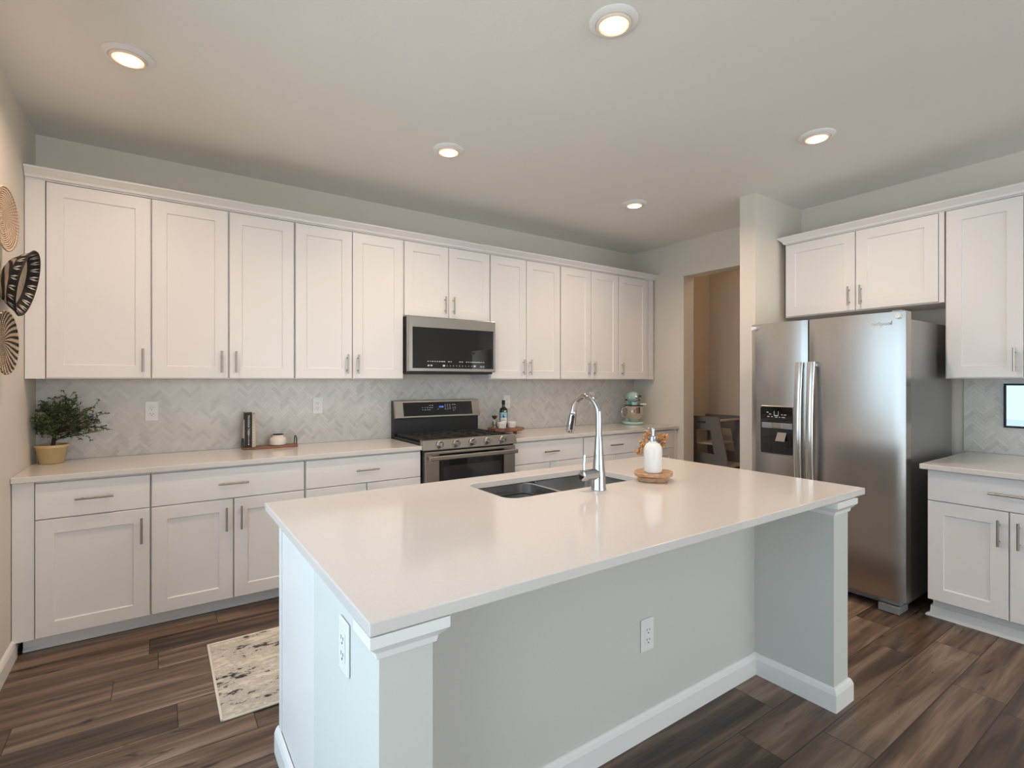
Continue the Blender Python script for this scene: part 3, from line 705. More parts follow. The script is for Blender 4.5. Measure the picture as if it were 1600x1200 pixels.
# front panel with a small slope
def qprism(mb,pts,u0,u1,**k):
    n=len(pts); vs=[(u0,p[0],p[1]) for p in pts]+[(u1,p[0],p[1]) for p in pts]
    return mb.add(vs,[list(range(n)),list(range(n,2*n))[::-1]]+[(i,(i+1)%n,n+(i+1)%n,n+i) for i in range(n)],**k)
mb=MB(BK); qprism(mb,[(RF-.045,.885),(RF+.012,.880),(RF+.012,.886),(RF-.008,.950),(RF-.014,.954),(RF-.045,.954)],RX0-.012,RX1+.012); fp=obj('control_panel',mb,M_steel,rg)
for i in range(5):
    u=RX0+.125+(RX1-RX0-.25)*i/4
    kb=obj('knob',MB(BK).lathe([(.029,0),(.029,.004),(.023,.007),(.0205,.010),(.0195,.034),(.0175,.038),(0,.0385)],24,(u,RF+.003,.919),ax=1),M_steel,rg,at=BK(u,RF+.003,.919))
    obj('knob_grip',MB(BK).box(u-.0045,u+.0045,RF+.040,RF+.050,.901,.937,.003),M_chrome,kb)
# grates
for a,b_ in ((RX0+.012,RX0+.262),(RX0+.268,RX1-.268),(RX1-.262,RX1-.012)):
    mb=MB(BK)
    z=.958
    for u in (a+.007,b_-.007): mb.box(u-.007,u+.007,.115,RF-.03,z-.014,z,.002)
    for d in (.122,.25,.37,.49,RF-.037): mb.box(a,b_,d-.006,d+.006,z-.013,z-.0005,.002)
    mb.box((a+b_)/2-.005,(a+b_)/2+.005,.122,RF-.037,z-.012,z-.001,.002)
    for u in (a+.007,b_-.007):
        for d in (.13,.38,RF-.045): mb.box(u-.006,u+.006,d-.006,d+.006,.9345,z-.01)
    obj('grate',mb,M_iron,rg)
mb=MB(BK).box(RX0+.02,RX1-.02,.12,RF-.04,.9342,.9415,.002); obj('griddle_plate',mb,M_iron,rg)
for u,d in ((RX0+.14,.25),(RX0+.14,.50),(RX1-.14,.25),(RX1-.14,.50),((RX0+RX1)/2,.37)):
    mb=MB(BK).lathe([(0,.0),(.04,0),(.04,.004),(.025,.0055),(0,.006)],24,(0,0,0),xf=(lambda x,y,z,u=u,d=d:BK(u+x,d+y,.9418+z))); obj('burner',mb,M_black,rg)
# backguard
mb=MB(BK); qprism(mb,[(.013,.80),(.075,.80),(.075,1.085),(.05,1.225),(.013,1.225)],RX0,RX1); obj('backguard',mb,M_black,rg)
dn=Vector((.088-.056,1.075-1.222)).normalized()  # along the sloped face in (d,v), downwards
nrm=Vector((-dn.y,dn.x)) if -dn.y>0 else Vector((dn.y,-dn.x))
def BG(x,y,z): # x along range, y down the sloped face from its top, z out of it
    p=Vector((.056,1.222))+dn*y+nrm*z; return BK(x,p.x,p.y)
mb=MB(BG).box(RX0-.001,RX1+.001,0,.150,-.005,.022,.004); bgp=obj('display_panel',mb,M_steel,rg)
mb=MB(BG).prism(rrect(RX0+.075,RX1-.075,.018,.134,.004,3),.0222,.0245,.0006); gl=obj('display_glass',mb,M_blackgl,bgp)
mb=MB(BG); rnd=random.Random(2); um=(RX0+RX1)/2
for j,(yy,xs) in enumerate(((.048,[-.085,-.062]),(.066,[-.155,-.132,-.109,-.086,-.066]),(.085,[-.155,-.132,-.109,-.09]),(.083,[-.012]),(.044,[.06,.083,.106,.135,.155]),(.057,[.06,.083,.106]),(.070,[.06,.083,.106,.135,.155]),(.083,[.06,.083,.106,.137,.157]),(.096,[.14]))):
    for x in xs:
        w=rnd.uniform(.003,.007); mb.box(um+x-w,um+x+w,yy-.0022,yy+.0022,.0245,.0249)
obj('icons',mb,M_icon,gl)
mb=MB().text('12:30',.02,lambda x,y,z:BG(um+.02+x,.062-y,.0249+z)); obj('clock_digits',mb,M_blue,gl)
# oven door
mb=MB(BK).box(RX0+.004,RX1-.004,RF-.029,RF+.012,.175,.868,.004); dr_=obj('oven_door',mb,M_steel,rg)
mb=MB(BK).box(RX0+.115,RX1-.115,RF+.0121,RF+.015,.30,.850,.001); og=obj('oven_glass',mb,M_blackgl,dr_)
mb=MB(BK).box(RX0+.145,RX1-.145,RF+.0151,RF+.0165,.36,.755,.0006)
M_ovenwin=mat('oven_window',(.02,.018,.022),.06,0,Specular_IOR_Level=.7); obj('oven_window',mb,M_ovenwin,og)
mb=MB(BK).box(RX0+.012,RX1-.012,RF+.055,RF+.073,.808,.842,.007)
for s_ in (RX0+.04,RX1-.04): mb.box(s_-.02,s_+.02,RF+.0125,RF+.057,.812,.838,.004)
obj('handle',mb,M_steel,dr_)
mb=MB(BK).box(RX0+.004,RX1-.004,RF-.029,RF+.008,.06,.168,.004); obj('bottom_drawer',mb,M_steel,rg)

# ------------------------------------------------------------------ microwave
MX0,MX1,MZ0,MZ1,MD=2.190,2.982,1.462,1.899,.375
mw=thing('microwave','stainless over-the-range microwave with black glass door','microwave',((MX0+MX1)/2,-.2,MZ0))
mb=MB(BK).box(MX0+.002,MX1-.002,.012,MD,MZ0-.012,MZ1-.001,.002); obj('body',mb,M_black,mw)
mb=MB(BK).box(MX0,MX1,MD+.001,MD+.045,MZ0+.004,MZ1-.002,.004); md=obj('door',mb,M_steel,mw)
mb=MB(BK).box(MX0+.032,MX1-.022,MD+.0452,MD+.048,MZ0+.030,MZ1-.085,.001); mg=obj('door_glass',mb,M_blackgl,md)
mb=MB(BK); rnd=random.Random(4)
ua=MX0+.16; ub=MX1-.12; fr=MD+.0481
for i in range(26):
    u=ua+(ub-ua)*i/25
    if i in (8,11,12,13,16): continue
    w=rnd.uniform(.004,.009); mb.box(u-w,u+w,fr,fr+.0003,MZ0+.082,MZ0+.088)
for i in range(11):
    u=ua+.14+.285*i/10; w=.0025 if 0<i<10 else .010; h=.003 if 0<i<10 else .007
    mb.box(u-w,u+w,fr,fr+.0003,MZ0+.052-h,MZ0+.052+h)
for u in (ua+.005,ua+.03): mb.box(u-.008,u+.008,fr,fr+.0003,MZ0+.047,MZ0+.058)
for u in (ub-.026,ub-.002): mb.box(u-.010,u+.010,fr,fr+.0003,MZ0+.052,MZ0+.055).box(u-.010,u+.010,fr,fr+.0003,MZ0+.042,MZ0+.045)
obj('icons',mb,M_icon,mg)
mb=MB().text('Whirlpool',.022,lambda x,y,z:BK((MX0+MX1)/2-.01+x,MD+.0452+z,MZ1-.045+y)); obj('logo',mb,M_nickel,md)
mb=MB(BK).box(MX0+.02,MX1-.02,.10,.33,MZ0-.0145,MZ0-.0122); obj('vent_grille',mb,M_blackpl,mw)

# ------------------------------------------------------------------ refrigerator
FXF=4.2; FY0,FY1=2.004,2.955; FS=2.406; FZ0,FZ1=.085,1.805
fr_=thing('refrigerator','stainless side-by-side refrigerator with water dispenser in its left door','refrigerator',(4.7,-2.48,0))
FR=lambda u,d,v:(FXF+d,-u,v)     # d: depth behind the door front
mb=MB(FR).box(FY0+.008,FY1-.022,.108,.905,.045,1.770,.006); obj('case',mb,M_fside,fr_)
mb=MB(FR).box(FY0+.03,FY1-.05,.10,.16,.02,.088,.004); obj('kick_grille',mb,M_greyp,fr_)
for u in (FY0+.06,FY1-.085):
    mb=MB(FR).box(u-.055,u+.055,.012,.15,.003,.048,.004).box(u-.055,u+.055,.03,.15,.053,.083,.003); obj('foot_cover',mb,M_greyp,fr_)
def fdoor(u0,u1,bow=.016):
    mb=MB(FR); n=18; pr=[]
    for i in range(n+1):
        t=i/n; u=u0+(u1-u0)*t; e=abs(2*t-1)
        d=bow*e**2.2
        if e>.97: d+=.006*((e-.97)/.03)**2
        pr.append((u,d))
    pr=[(u0,.10)]+pr+[(u1,.10)]
    k=len(pr); vs=[(p[0],p[1],z) for z in (FZ0,FZ1) for p in pr]
    fs=[[i for i in range(k)],[k+i for i in range(k)][::-1]]+[(i,(i+1)%k,k+(i+1)%k,k+i) for i in range(k)]
    return mb.add(vs,fs,smooth=True)
LD=obj('freezer_door',fdoor(FY0,FS-.004),M_fridge,fr_); RD=obj('fridge_door',fdoor(FS+.004,FY1),M_fridge,fr_)
for dobj,u,s_ in ((LD,FS-.036,-1),(RD,FS+.040,1)):
    mb=MB(FR); n=16; vs=[]; w=.024
    for i in range(n+1):
        t=i/n; v=.52+(1.52-.52)*t; d=-.068+.030*(2*t-1)**2
        vs+=[(u+w*math.cos(q*PI/5),d+.008-.012*math.sin(q*PI/5)*s_**2,v) for q in range(6)]+[(u-w*.8,d+.014,v),(u+w*.8,d+.014,v)]
    fs=[(i*8+q,i*8+(q+1)%8,(i+1)*8+(q+1)%8,(i+1)*8+q) for i in range(n) for q in range(8)]+[list(range(8)),[n*8+q for q in range(8)]]
    mb.add(vs,fs,smooth=True)
    for v in (.54,1.50): mb.box(u-.014,u+.014,-.032,.012,v-.018,v+.018,.003)
    obj('handle',mb,M_handle,dobj)
# dispenser
du0,du1,dz0,dz1=2.087,2.316,.878,1.209
FRd=lambda x,y,z:FR(x,-z,y)
mb=MB(FRd).prism(rrect(du0-.006,du1+.006,dz0-.006,dz1+.006,.016,5),-.012,.006,.002); dt=obj('dispenser_trim',mb,M_steel,LD)
mb=MB(FRd).prism(rrect(du0,du1,dz0,dz1,.012,5),.0061,.0085,.001); dp=obj('dispenser_panel',mb,M_blackgl,dt)
mb=MB(FRd).box(du0+.012,du1-.002,dz1-.152,dz1-.112,.0086,.014,.002); obj('dispenser_ledge',mb,M_greyp,dp)
mb=MB(FRd).box(du0+.085,du0+.160,dz1-.150,dz1-.112,.0142,.019,.002); obj('dispenser_nozzle',mb,M_steel,dp)
mb=MB(FRd); mb.add([(du0+.118,dz1-.238,.030),(du0+.182,dz1-.238,.030),(du0+.188,dz1-.178,.012),(du0+.126,dz1-.178,.012),(du0+.118,dz1-.238,.024),(du0+.182,dz1-.238,.024),(du0+.188,dz1-.178,.009),(du0+.126,dz1-.178,.009)],[(0,1,2,3),(7,6,5,4),(0,4,5,1),(1,5,6,2),(2,6,7,3),(3,7,4,0)])
obj('dispenser_paddle',mb,M_steel,dp)
mb=MB(FRd); um=(du0+du1)/2; t_=dz1
mb.box(um-.016,um-.013,t_-.062,t_-.030,.0086,.009).box(um+.013,um+.016,t_-.062,t_-.030,.0086,.009).box(um-.014,um+.014,t_-.064,t_-.058,.0086,.009)
for x,y,w in ((-.062,-.040,.006),(-.044,-.052,.008),(-.056,-.070,.008),(-.03,-.070,.005),(0,-.072,.009),(.024,-.072,.005),(.05,-.072,.012),(.04,-.054,.005),(.062,-.054,.008)):
    mb.box(um+x-w,um+x+w,t_+y-.0025,t_+y+.0025,.0086,.009)
obj('icons',mb,M_icon,dp)
mb=MB().text('Whirlpool',.034,lambda x,y,z:FR(2.82+x,.004-z,1.738+y),ext=.002); obj('logo',mb,M_chrome,RD)
for dobj,u,d in ((LD,FY0+.028,.012),(RD,FY1-.030,.012)):
    mb=MB(FR).lathe([(0,0),(.014,0),(.014,-.028),(.012,-.031),(0,-.031)],20,(u,d,1.775),ax=1); obj('door_bumper',mb,M_plate,dobj)
mb=MB(FR).box(FY1-.075,FY1-.02,.03,.17,1.8055,1.815,.003); obj('hinge_cover',mb,M_greyp,fr_)

# ------------------------------------------------------------------ wall baskets (object origin at the centre, local z out of the wall)
def basket_rot(o,tilt=0,roll=0):
    o.rotation_euler=(0,PI/2-tilt,roll)
def flat_basket(label,y,z,R,m_):
    mb=MB().lathe([(0,.004),(R*.3,.006),(R*.7,.010),(R*.93,.019),(R,.026),(R*.985,.031),(R*.92,.025),(R*.68,.017),(R*.3,.013),(0,.012)],56)
    o=obj('woven_basket',mb,m_); o.location=(.022,y,z); basket_rot(o,0,-.10); tag(o,label,'basket'); return o
flat_basket('tan shallow woven wall basket, topmost of the three, cut by the left picture edge',-.985,2.110,.142,M_weaveA)
flat_basket('black and tan shallow woven wall basket, lowest of the three on the left wall',-.985,1.562,.142,M_weaveB)
bk=thing('woven_basket','deep black woven bowl basket with white leaf pattern, tilted out from the left wall','basket',(.001,-.855,1.866))
mid=Vector((.001,-.855,1.866))
bxf_t=.20
Rm=Matrix.Rotation(-.035,3,'Z')@Matrix.Rotation(PI/2+bxf_t,3,'Y')
def BX(x,y,z): return tuple(Vector((.019,0,0))+mid+Rm@Vector((x,y,z)))
R=.158; dp_=.078
outer=[(.0,.0),(R*.45,.0),(R*.62,.012),(R*.80,.042),(R*.92,.068),(R,dp_)]
inner=[(R*.97,dp_+.003),(R*.88,.066),(R*.76,.044),(R*.58,.020),(R*.42,.010),(0,.010)]
mb=MB(BX).lathe([outer[0],outer[1],outer[2],outer[3]],56); obj('base_weave',mb,M_weaveB,bk)
mb=MB(BX).lathe([outer[3],outer[4],outer[5],(R*.985,dp_+.006),inner[0],inner[1],inner[2],(R*.77,.042)],56); obj('rim_band',mb,M_weaveK,bk)
mb=MB(BX).lathe([inner[2],inner[3],inner[4],inner[5],(0,.006),(R*.45,.006),(R*.6,.016),(R*.76,.042)],56); obj('inside_weave',mb,M_weaveC,bk)
for i in range(20):
    a=2*PI*i/20; mb=MB(BX)
    for (r0,z0),(r1,z1),off in (((R*.79,.0520),(R*.95,.082),-.0018),((R*.83,.048),(R*.985,.080),.0022)):
        mr,mz=(r0+r1)/2,(z0+z1)/2
        for sg in (-1,1):
            pts=[]
            for (rr,zz,da) in ((r0,z0,.02*sg),(mr,mz,.075*sg),(r1,z1,.06*sg),(mr,mz,.018*sg)):
                rr2=rr+off*(1 if off>0 else 1.3); pts.append((rr2*math.cos(a+da),rr2*math.sin(a+da),zz+(.002 if off<0 else -.001)))
            mb.add(pts,[(0,1,2,3)])
    obj('leaf_motif',mb,M_weaveW,bk,fix=False)

# ------------------------------------------------------------------ potted plant
PX,PY=.092,-.150
pl=thing('potted_plant','small bushy green plant in a mustard pot, left corner of the counter','plant',(PX,PY,.914))
c=(PX,PY,.9145)
mb=MB().lathe([(0,0),(.050,0),(.054,.003),(.072,.090),(.077,.094),(.078,.106),(.075,.109),(.071,.106),(.068,.092),(.055,.085),(0,.085)],40,c); obj('pot',mb,M_pot,pl)
mb=MB().lathe([(0,.093),(.05,.093),(.0665,.0915),(.066,.089),(0,.088)],24,c); obj('soil',mb,M_soil,pl)
mbt=MB(); mbl=MB(); rnd=random.Random(12)
b0=Vector((PX+.005,PY,1.01)); nodes_=[]
mbt.tube([b0,b0+Vector((.004,0,.05)),b0+Vector((.01,-.004,.09))],[.011,.009,.007],8)
tips=[]
for i in range(40):
    tx=rnd.uniform(-.095,.27); tz=rnd.uniform(1.10,1.30)-(.05*max(0,tx-.15)/.1 if tx>.2 else 0); ty=PY+rnd.uniform(-.12,.10)
    if tx>.12: tz=rnd.uniform(1.09,1.28)
    tip=Vector((PX+tx,ty,tz)); s0=b0+Vector((.006,0,rnd.uniform(.03,.09)))
    md_=s0*.5+tip*.5+Vector((rnd.uniform(-.02,.02),rnd.uniform(-.02,.02),rnd.uniform(-.01,.03)))
    mbt.tube([s0,md_,tip],[.004,.003,.0012],6); tips.append((s0,md_,tip))
def cl(p): return Vector((max(p.x,.012),min(p.y,-.018),p.z))
for s0,md_,tip in tips:
    for k in range(17):
        t=rnd.uniform(.35,1.05); q=(s0*(1-t)**2+md_*2*t*(1-t)+tip*t*t)
        d=Vector((rnd.gauss(0,1),rnd.gauss(0,1),rnd.gauss(.35,.8))).normalized()
        L=rnd.uniform(.025,.055); e2=cl(q+d*L); mbt.tube([cl(q),e2],.0008,5)
        for j in range(9):
            tt=rnd.uniform(.2,1.1); b2=cl(q+(e2-q)*tt)
            dv=(d+Vector((rnd.gauss(0,.8),rnd.gauss(0,.8),rnd.gauss(.1,.7)))).normalized()
            L2=rnd.uniform(.009,.017)
            if (b2+dv*L2).x<.006 or (b2+dv*L2).y>-.014: continue
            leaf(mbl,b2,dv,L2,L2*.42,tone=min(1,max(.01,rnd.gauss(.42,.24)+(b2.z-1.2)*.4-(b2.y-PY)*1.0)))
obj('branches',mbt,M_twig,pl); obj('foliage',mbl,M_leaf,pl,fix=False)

# ------------------------------------------------------------------ tray, books, jar
TX0,TX1,TY0,TY1=1.082,1.440,-.165,-.050
tr=thing('wooden_tray','narrow walnut tray with black loop handles on the left counter','tray',((TX0+TX1)/2,(TY0+TY1)/2,.914))
mb=MB().box(TX0,TX1,TY0,TY1,.9150,.929,.003); obj('board',mb,M_tray,tr)
for x,s_ in ((TX0+.006,-1),(TX1-.006,1)):
    yc=(TY0+TY1)/2; pts=[(x,yc-.035,.925),(x,yc-.035,.962)]+[(x,yc-.035*math.cos(PI*i/8),.962+.028*math.sin(PI*i/8)) for i in range(1,8)]+[(x,yc+.035,.962),(x,yc+.035,.925)]
    mb=MB().tube(pts,.0042,8); obj('handle',mb,M_blackpl,tr)
def book(label,x0,x1,y0,y1,z0,z1,m_,write):
    b_=thing('book',label,'book',((x0+x1)/2,(y0+y1)/2,z0),'books on the walnut tray')
    mb=MB().box(x0,x0+.002,y0+.002,y1,z0,z1,.0006).box(x1-.002,x1,y0+.002,y1,z0,z1,.0006).box(x0,x1,y0,y0+.003,z0,z1,.001); obj('cover',mb,m_,b_)
    mb=MB().box(x0+.0022,x1-.0022,y0+.0032,y1-.003,z0+.003,z1-.003); obj('pages',mb,M_page,b_)
    mb=MB(); write(mb,(x0+x1)/2,y0)
    if mb.v: obj('spine_lettering',mb,M_white if m_ is M_bkblack else M_bkgrey,b_)
BZ=.9295
def w_black(mb,x,y):
    sp=lambda zc: (lambda tx,ty,tz:(x+ty,y-.0003-tz,zc-tx))
    mb.text('MAGNOLIA TABLE',.0165,sp(BZ+.155)); mb.text('JOANNA GAINES',.0095,sp(BZ+.066)); mb.lathe([(0,0),(.004,0),(.004,.0005),(0,.0005)],12,(x,y-.0008,BZ+.022),ax=1)
def w_tan(mb,x,y):
    for i in range(11): mb.box(x-.003,x+.003,y-.0006,y-.0001,BZ+.025+i*.0185,BZ+.032+i*.0185)
book('black book with white spine lettering, standing on the walnut tray',1.099,1.140,-.145,-.052,BZ,1.172,M_bkblack,w_black)
book('beige book standing on the walnut tray, right of the black book',1.141,1.164,-.143,-.052,BZ,1.164,M_bktan,w_tan)
book('thin pale grey book standing left of the black book on the walnut tray',1.090,1.0985,-.120,-.052,BZ,1.120,M_bkgrey,lambda *a:None)
c=(1.315,-.108,.9295)
jr=thing('ceramic_jar','squat cream glazed jar with dark rim on the walnut tray','jar',c)
mb=MB().lathe([(0,0),(.046,0),(.054,.006),(.0565,.020),(.0565,.040),(.051,.052),(.041,.058),(.037,.061),(.037,.073),(.0345,.073),(.034,.060),(.045,.045),(.045,.02),(0,.015)],40,c); obj('body',mb,M_jar,jr)
mb=MB().lathe([(.0375,.0732),(.038,.077),(.036,.0785),(.034,.077),(.0342,.0732)],40,c); obj('rim',mb,M_jarrim,jr)

# ------------------------------------------------------------------ acacia riser with oil and ramekins
QX,QY=3.222,-.225
ri=thing('wooden_riser','reddish acacia riser board on feet, right of the range','board',(QX,QY,.914))
P=[(QX+.170*math.cos(2*PI*(i+.5)/8),QY+.170*math.sin(2*PI*(i+.5)/8)) for i in range(8)]
mb=MB().prism(P,.941,.966,.005); obj('top',mb,M_acacia,ri)
for a in (1.2,3.3,5.4):
    mb=MB().lathe([(.017,0),(.018,.02),(.018,.0258),(0,.0258)],16,(QX+.085*math.cos(a),QY+.085*math.sin(a),.9147)); obj('foot',mb,M_acacia,ri)
zt=.9665
c=(3.235,-.165,zt)
ob=thing('olive_oil_bottle','dark green olive oil bottle with blue and white label on the riser','bottle',c)
mb=MB().lathe([(0,0),(.036,0),(.0375,.004),(.0375,.150),(.034,.168),(.020,.180),(.0145,.186),(.0145,.205),(0,.205)],36,c); obj('glass_body',mb,M_olive,ob)
mb=MB().lathe([(.0155,.2055),(.0165,.207),(.0165,.243),(.015,.246),(0,.246)],24,c); obj('cap',mb,M_ink,ob)
fd=math.atan2(-4.1244-c[1],.6047-c[0])
def arc_patch(mb,c,r,z0,z1,a0,a1,n=12,**k):
    vs=[];fs=[]
    for i in range(n+1):
        a=a0+(a1-a0)*i/n
        for rr,z in ((r,z0),(r,z1),(r+.0004,z1),(r+.0004,z0)): vs.append((c[0]+rr*math.cos(a),c[1]+rr*math.sin(a),c[2]+z))
    for i in range(n):
        for q in range(4): fs.append((i*4+q,i*4+(q+1)%4,(i+1)*4+(q+1)%4,(i+1)*4+q))
    fs+=[(0,1,2,3),(n*4+3,n*4+2,n*4+1,n*4)]
    return mb.add(vs,fs,**k)
mb=MB(); arc_patch(mb,c,.0377,.035,.135,fd-.9,fd+1.0); lab=obj('label',mb,M_label,ob)
mb=MB(); arc_patch(mb,c,.0382,.085,.135,fd-.9,fd+1.0); obj('label_band',mb,M_labelb,lab)
mb=MB(); arc_patch(mb,c,.0387,.088,.100,fd-.2,fd+.28); arc_patch(mb,c,.0387,.100,.116,fd-.10,fd+.12); arc_patch(mb,c,.0387,.063,.067,fd-.5,fd+.5); arc_patch(mb,c,.0387,.076,.079,fd-.15,fd+.15); obj('label_print',mb,M_ink,lab)
mb=MB(); arc_patch(mb,c,.0377,.142,.152,fd+.2,fd+.75); obj('neck_sticker',mb,M_label,ob)
c=(3.118,-.195,zt)
cr=thing('oil_cruet','small glass oil cruet with dark stopper and wire loop on the riser','cruet',c)
mb=MB().lathe([(0,0),(.0215,0),(.0225,.003),(.0225,.070),(.017,.085),(.0165,.098),(.0155,.098),(.0165,.083),(.0215,.068),(.0215,.004),(0,.004)],28,c); obj('glass_body',mb,M_glass,cr)
mb=MB().lathe([(0,.0045),(.021,.0045),(.021,.056),(0,.056)],24,c); obj('oil',mb,M_oil,cr)
mb=MB().lathe([(0,.072),(.012,.082),(.0215,.092),(.025,.104),(.024,.110),(.012,.112),(0,.112)],24,c); obj('stopper',mb,M_cap,cr)
mb=MB().tube([(c[0]+.007*math.cos(t)-.0,c[1]-.007*math.cos(t),c[2]+.138+.026*math.sin(t)) for t in [2*PI*i/20 for i in range(20)]],.0018,8,closed=True); obj('wire_loop',mb,M_nickel,cr)
def ramekin(c,label):
    r_=thing('ramekin',label,'ramekin',c,'white ramekins on the riser')
    mb=MB().lathe([(0,0),(.032,0),(.036,.004),(.040,.045),(.041,.052),(.0385,.053),(.036,.045),(.031,.010),(0,.008)],36,c); obj('bowl',mb,M_wceramic,r_)
    f_=math.atan2(-4.1244-c[1],.6047-c[0]); mb=MB(); arc_patch(mb,c,.0393,.030,.034,f_-.15,f_+.5,8); obj('print',mb,M_rose,r_); return r_
r1=ramekin((3.152,-.268,zt),'white ramekin on the riser, in front of the oil cruet')
r2=copy_tree(r1); r2.location=(3.262,-.262,zt); r2['label']='white ramekin at the right of the riser, in front of the olive oil bottle'

# ------------------------------------------------------------------ stand mixer
MXc=Vector((4.90,-.235,.9145)); fdir=Vector((-.52,-.855,0)).normalized(); sdir=Vector((-fdir.y,fdir.x,0))   # sdir: to the viewer's right
if sdir.x<0: sdir=-sdir
def MX(x,y,z): return tuple(MXc+sdir*x+fdir*y+Vector((0,0,z)))     # x right, y towards the front
mx_=thing('stand_mixer','mint green stand mixer with steel bowl in the far right counter corner','mixer',tuple(MXc))
P=rrect(-.108,.108,-.15,.11,.10,10)
mb=MB(MX).prism(P,.001,.030,.008,smooth=True); obj('base',mb,M_mint,mx_)
mb=MB(MX).prism(rrect(-.110,.110,-.152,.112,.10,10),.0085,.0125,.001,smooth=True); obj('base_band',mb,M_chrome,mx_)
vs=[];fs=[]; K=20
secs=[(.028,-.10,.062,.050),(.06,-.10,.050,.042),(.12,-.10,.045,.038),(.18,-.10,.046,.042),(.225,-.095,.050,.055),(.245,-.09,.052,.060)]
for z,yc,rx,ry in secs:
    for i in range(K): a=2*PI*i/K; vs.append((rx*math.cos(a),yc+ry*math.sin(a),z))
for q in range(len(secs)-1):
    for i in range(K): fs.append((q*K+i,q*K+(i+1)%K,(q+1)*K+(i+1)%K,(q+1)*K+i))
fs+=[list(range(K)),[(len(secs)-1)*K+i for i in range(K)]]
mb=MB(MX).add(vs,fs,smooth=True); obj('column',mb,M_mint,mx_)
mb=MB(); prof=[(0,-.20)]+[(.066*math.sin(PI*t)**.55*(1.0-.10*t),-.20+.345*t) for t in [i/20 for i in range(1,20)]]+[(0,.145)]
mb.lathe(prof,36,xf=lambda x,y,z:MX(x,z,.300+y*1.02)); hd=obj('head',mb,M_mint,mx_)
mb=MB().lathe([(.0665,-.12),(.068,-.12),(.070,.03),(.0685,.03)],36,xf=lambda x,y,z:MX(x*1.0,z,.2935+y*.12)); obj('trim_band',mb,M_chrome,hd)
mb=MB().lathe([(0,0),(.024,0),(.024,.012),(.016,.016),(0,.016)],24,xf=lambda x,y,z:MX(x,.140+z,.305+y)); obj('hub_cap',mb,M_chrome,hd)
mb=MB().lathe([(0,0),(.010,0),(.010,.016),(0,.018)],16,xf=lambda x,y,z:MX(x+.037,.120+z,.312+y)); obj('hub_knob',mb,M_black,hd)
for s_ in (-1,1):
    mb=MB().tube([MX(s_*.060,-.02,.268),MX(s_*.082,-.02,.268)],[.006,.009],12); obj('side_knob',mb,M_black,hd)
mb=MB(MX).lathe([(.030,.205),(.034,.222),(.036,.248),(0,.25)],24,(0,.055,0)); obj('planetary_hub',mb,M_mint,mx_)
mb=MB(MX).tube([(0,.055,.206),(0,.055,.10)],.007,10); obj('beater_shaft',mb,M_bowl,mx_)
bc=(0,.03,0)
mb=MB(MX).lathe([(0,.034),(.046,.034),(.048,.042),(.050,.050),(.078,.075),(.094,.110),(.099,.150),(.100,.200),(.103,.204),(.101,.206),(.097,.203),(.096,.150),(.090,.112),(.074,.080),(0,.060)],40,bc); bw=obj('bowl',mb,M_bowl,mx_)
pts=[(-.096,.03,.185),(-.125,.035,.180),(-.138,.04,.150),(-.134,.04,.110),(-.118,.036,.088),(-.086,.03,.090)]
mb=MB(MX).tube(pts,[.006,.008,.009,.009,.008,.005],10); obj('bowl_handle',mb,M_bowl,bw)
mb=MB(MX).lathe([(.060,.2065),(.105,.2065),(.107,.211),(.100,.214),(.060,.214)],40,bc); sh=obj('pouring_shield',mb,M_black,mx_)
mb=MB(MX).box(.050,.118,.045,.100,.2145,.232,.005); obj('shield_chute',mb,M_wceramic,sh)

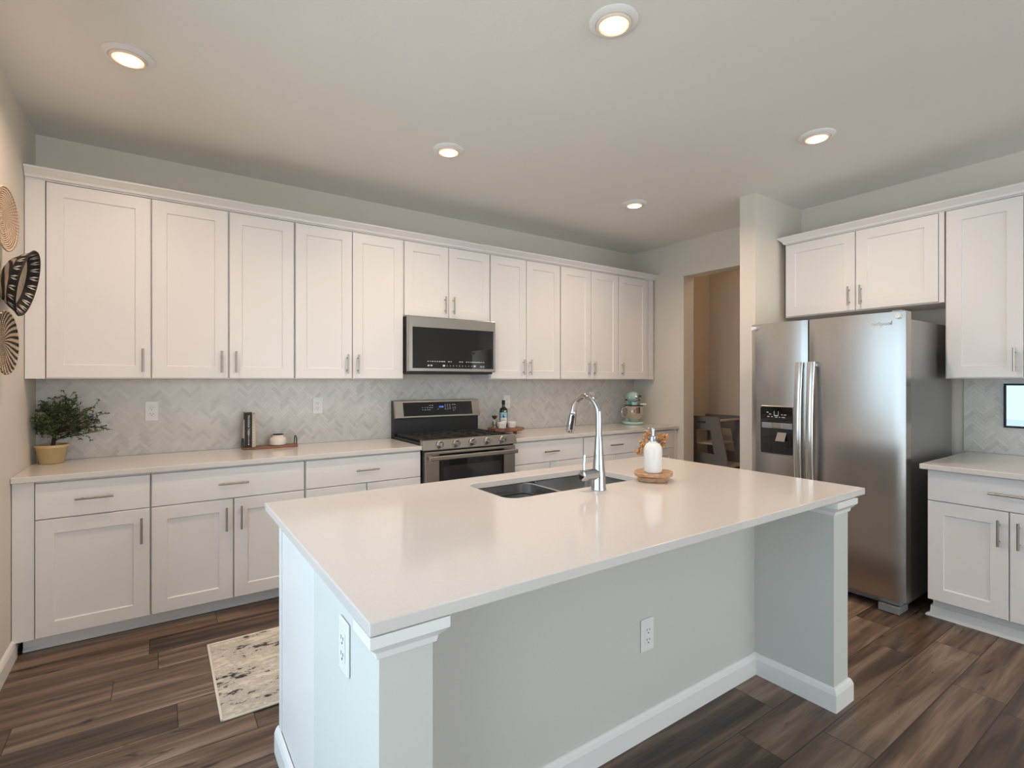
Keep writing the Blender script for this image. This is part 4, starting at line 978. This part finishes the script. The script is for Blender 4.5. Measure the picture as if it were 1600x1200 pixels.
# ------------------------------------------------------------------ learning tower stool in the pantry
tw=thing('step_stool','grey wooden toddler step stool tower standing inside the pantry','step stool',(5.78,-.66,0))
def panel(x0,x1):
    # side panel in y,z with grip slot and window
    out=[(-.40,.002),(-1.06,.002),(-.845,.985),(-.83,1.0),(-.42,1.0),(-.40,.98)]
    bm=bmesh.new(); es=[]
    def loop(P):
        v=[bm.verts.new((x0,p[0],p[1])) for p in P]; es.extend(bm.edges.new((v[i-1],v[i])) for i in range(len(v)))
    loop(out); loop([(-.58,.945),(-.685,.945),(-.685,.925),(-.58,.925)]); loop([(-.56,.85),(-.74,.85),(-.79,.59),(-.56,.61)])
    bmesh.ops.triangle_fill(bm,use_beauty=True,use_dissolve=False,edges=es)
    r_=bmesh.ops.extrude_face_region(bm,geom=bm.faces[:]); bmesh.ops.translate(bm,vec=(x1-x0,0,0),verts=[e for e in r_['geom'] if isinstance(e,bmesh.types.BMVert)])
    return MB().bm(bm)
obj('side_panel',panel(5.56,5.58),M_tower,tw); obj('side_panel',panel(5.95,5.97),M_tower,tw)
mb=MB().box(5.581,5.949,-.86,-.80,.955,.972,.003).box(5.581,5.949,-.55,-.42,.955,.972,.003); obj('top_rail',mb,M_towered,tw)
mb=MB().box(5.581,5.949,-.78,-.55,.69,.708,.003); obj('cross_bar',mb,M_towered,tw)
mb=MB().box(5.581,5.949,-.93,-.45,.46,.48,.003); obj('standing_shelf',mb,M_towered,tw)
mb=MB().box(5.581,5.949,-1.03,-.80,.22,.24,.003); obj('step',mb,M_towered,tw)
mb=MB().box(5.581,5.949,-.44,-.425,.50,.95,.003); obj('back_board',mb,M_towered,tw)

# ------------------------------------------------------------------ rug
rg_=thing('kitchen_rug','cream runner rug with distressed black marks between island and range wall','rug',(1.6,-1.36,0))
mb=MB().box(.822,2.6,-1.722,-1.005,.0012,.007,.002); obj('pile',mb,M_rug,rg_)
mb=MB(); 
for a in ((.812,.823,-1.732,-.995),(2.599,2.61,-1.732,-.995)): mb.box(a[0],a[1],a[2],a[3],.001,.009,.003)
for a in ((-1.732,-1.721),(-1.006,-.995)): mb.box(.812,2.61,a[0],a[1],.001,.009,.003)
obj('binding',mb,M_bind,rg_)

# ------------------------------------------------------------------ framed reflective glass on the right backsplash
fm=thing('picture_frame','black-framed reflective glass on the backsplash at the right picture edge','picture frame',RT(3.42,.011,1.09))
mb=MB(lambda u,d,v:RT(u,d+.011,v)); frr=lambda m_,a,b_,c_,d_: m_.box(a,b_,.0005,.018,c_,d_,.002)
frame_rect(mb,3.19,3.62,1.09,1.375,.012,frr); obj('frame',mb,M_ink,fm)
mb=MB(lambda u,d,v:RT(u,d+.011,v)).box(3.2005,3.6095,.002,.010,1.1005,1.3645); obj('glass',mb,M_mirror,fm)
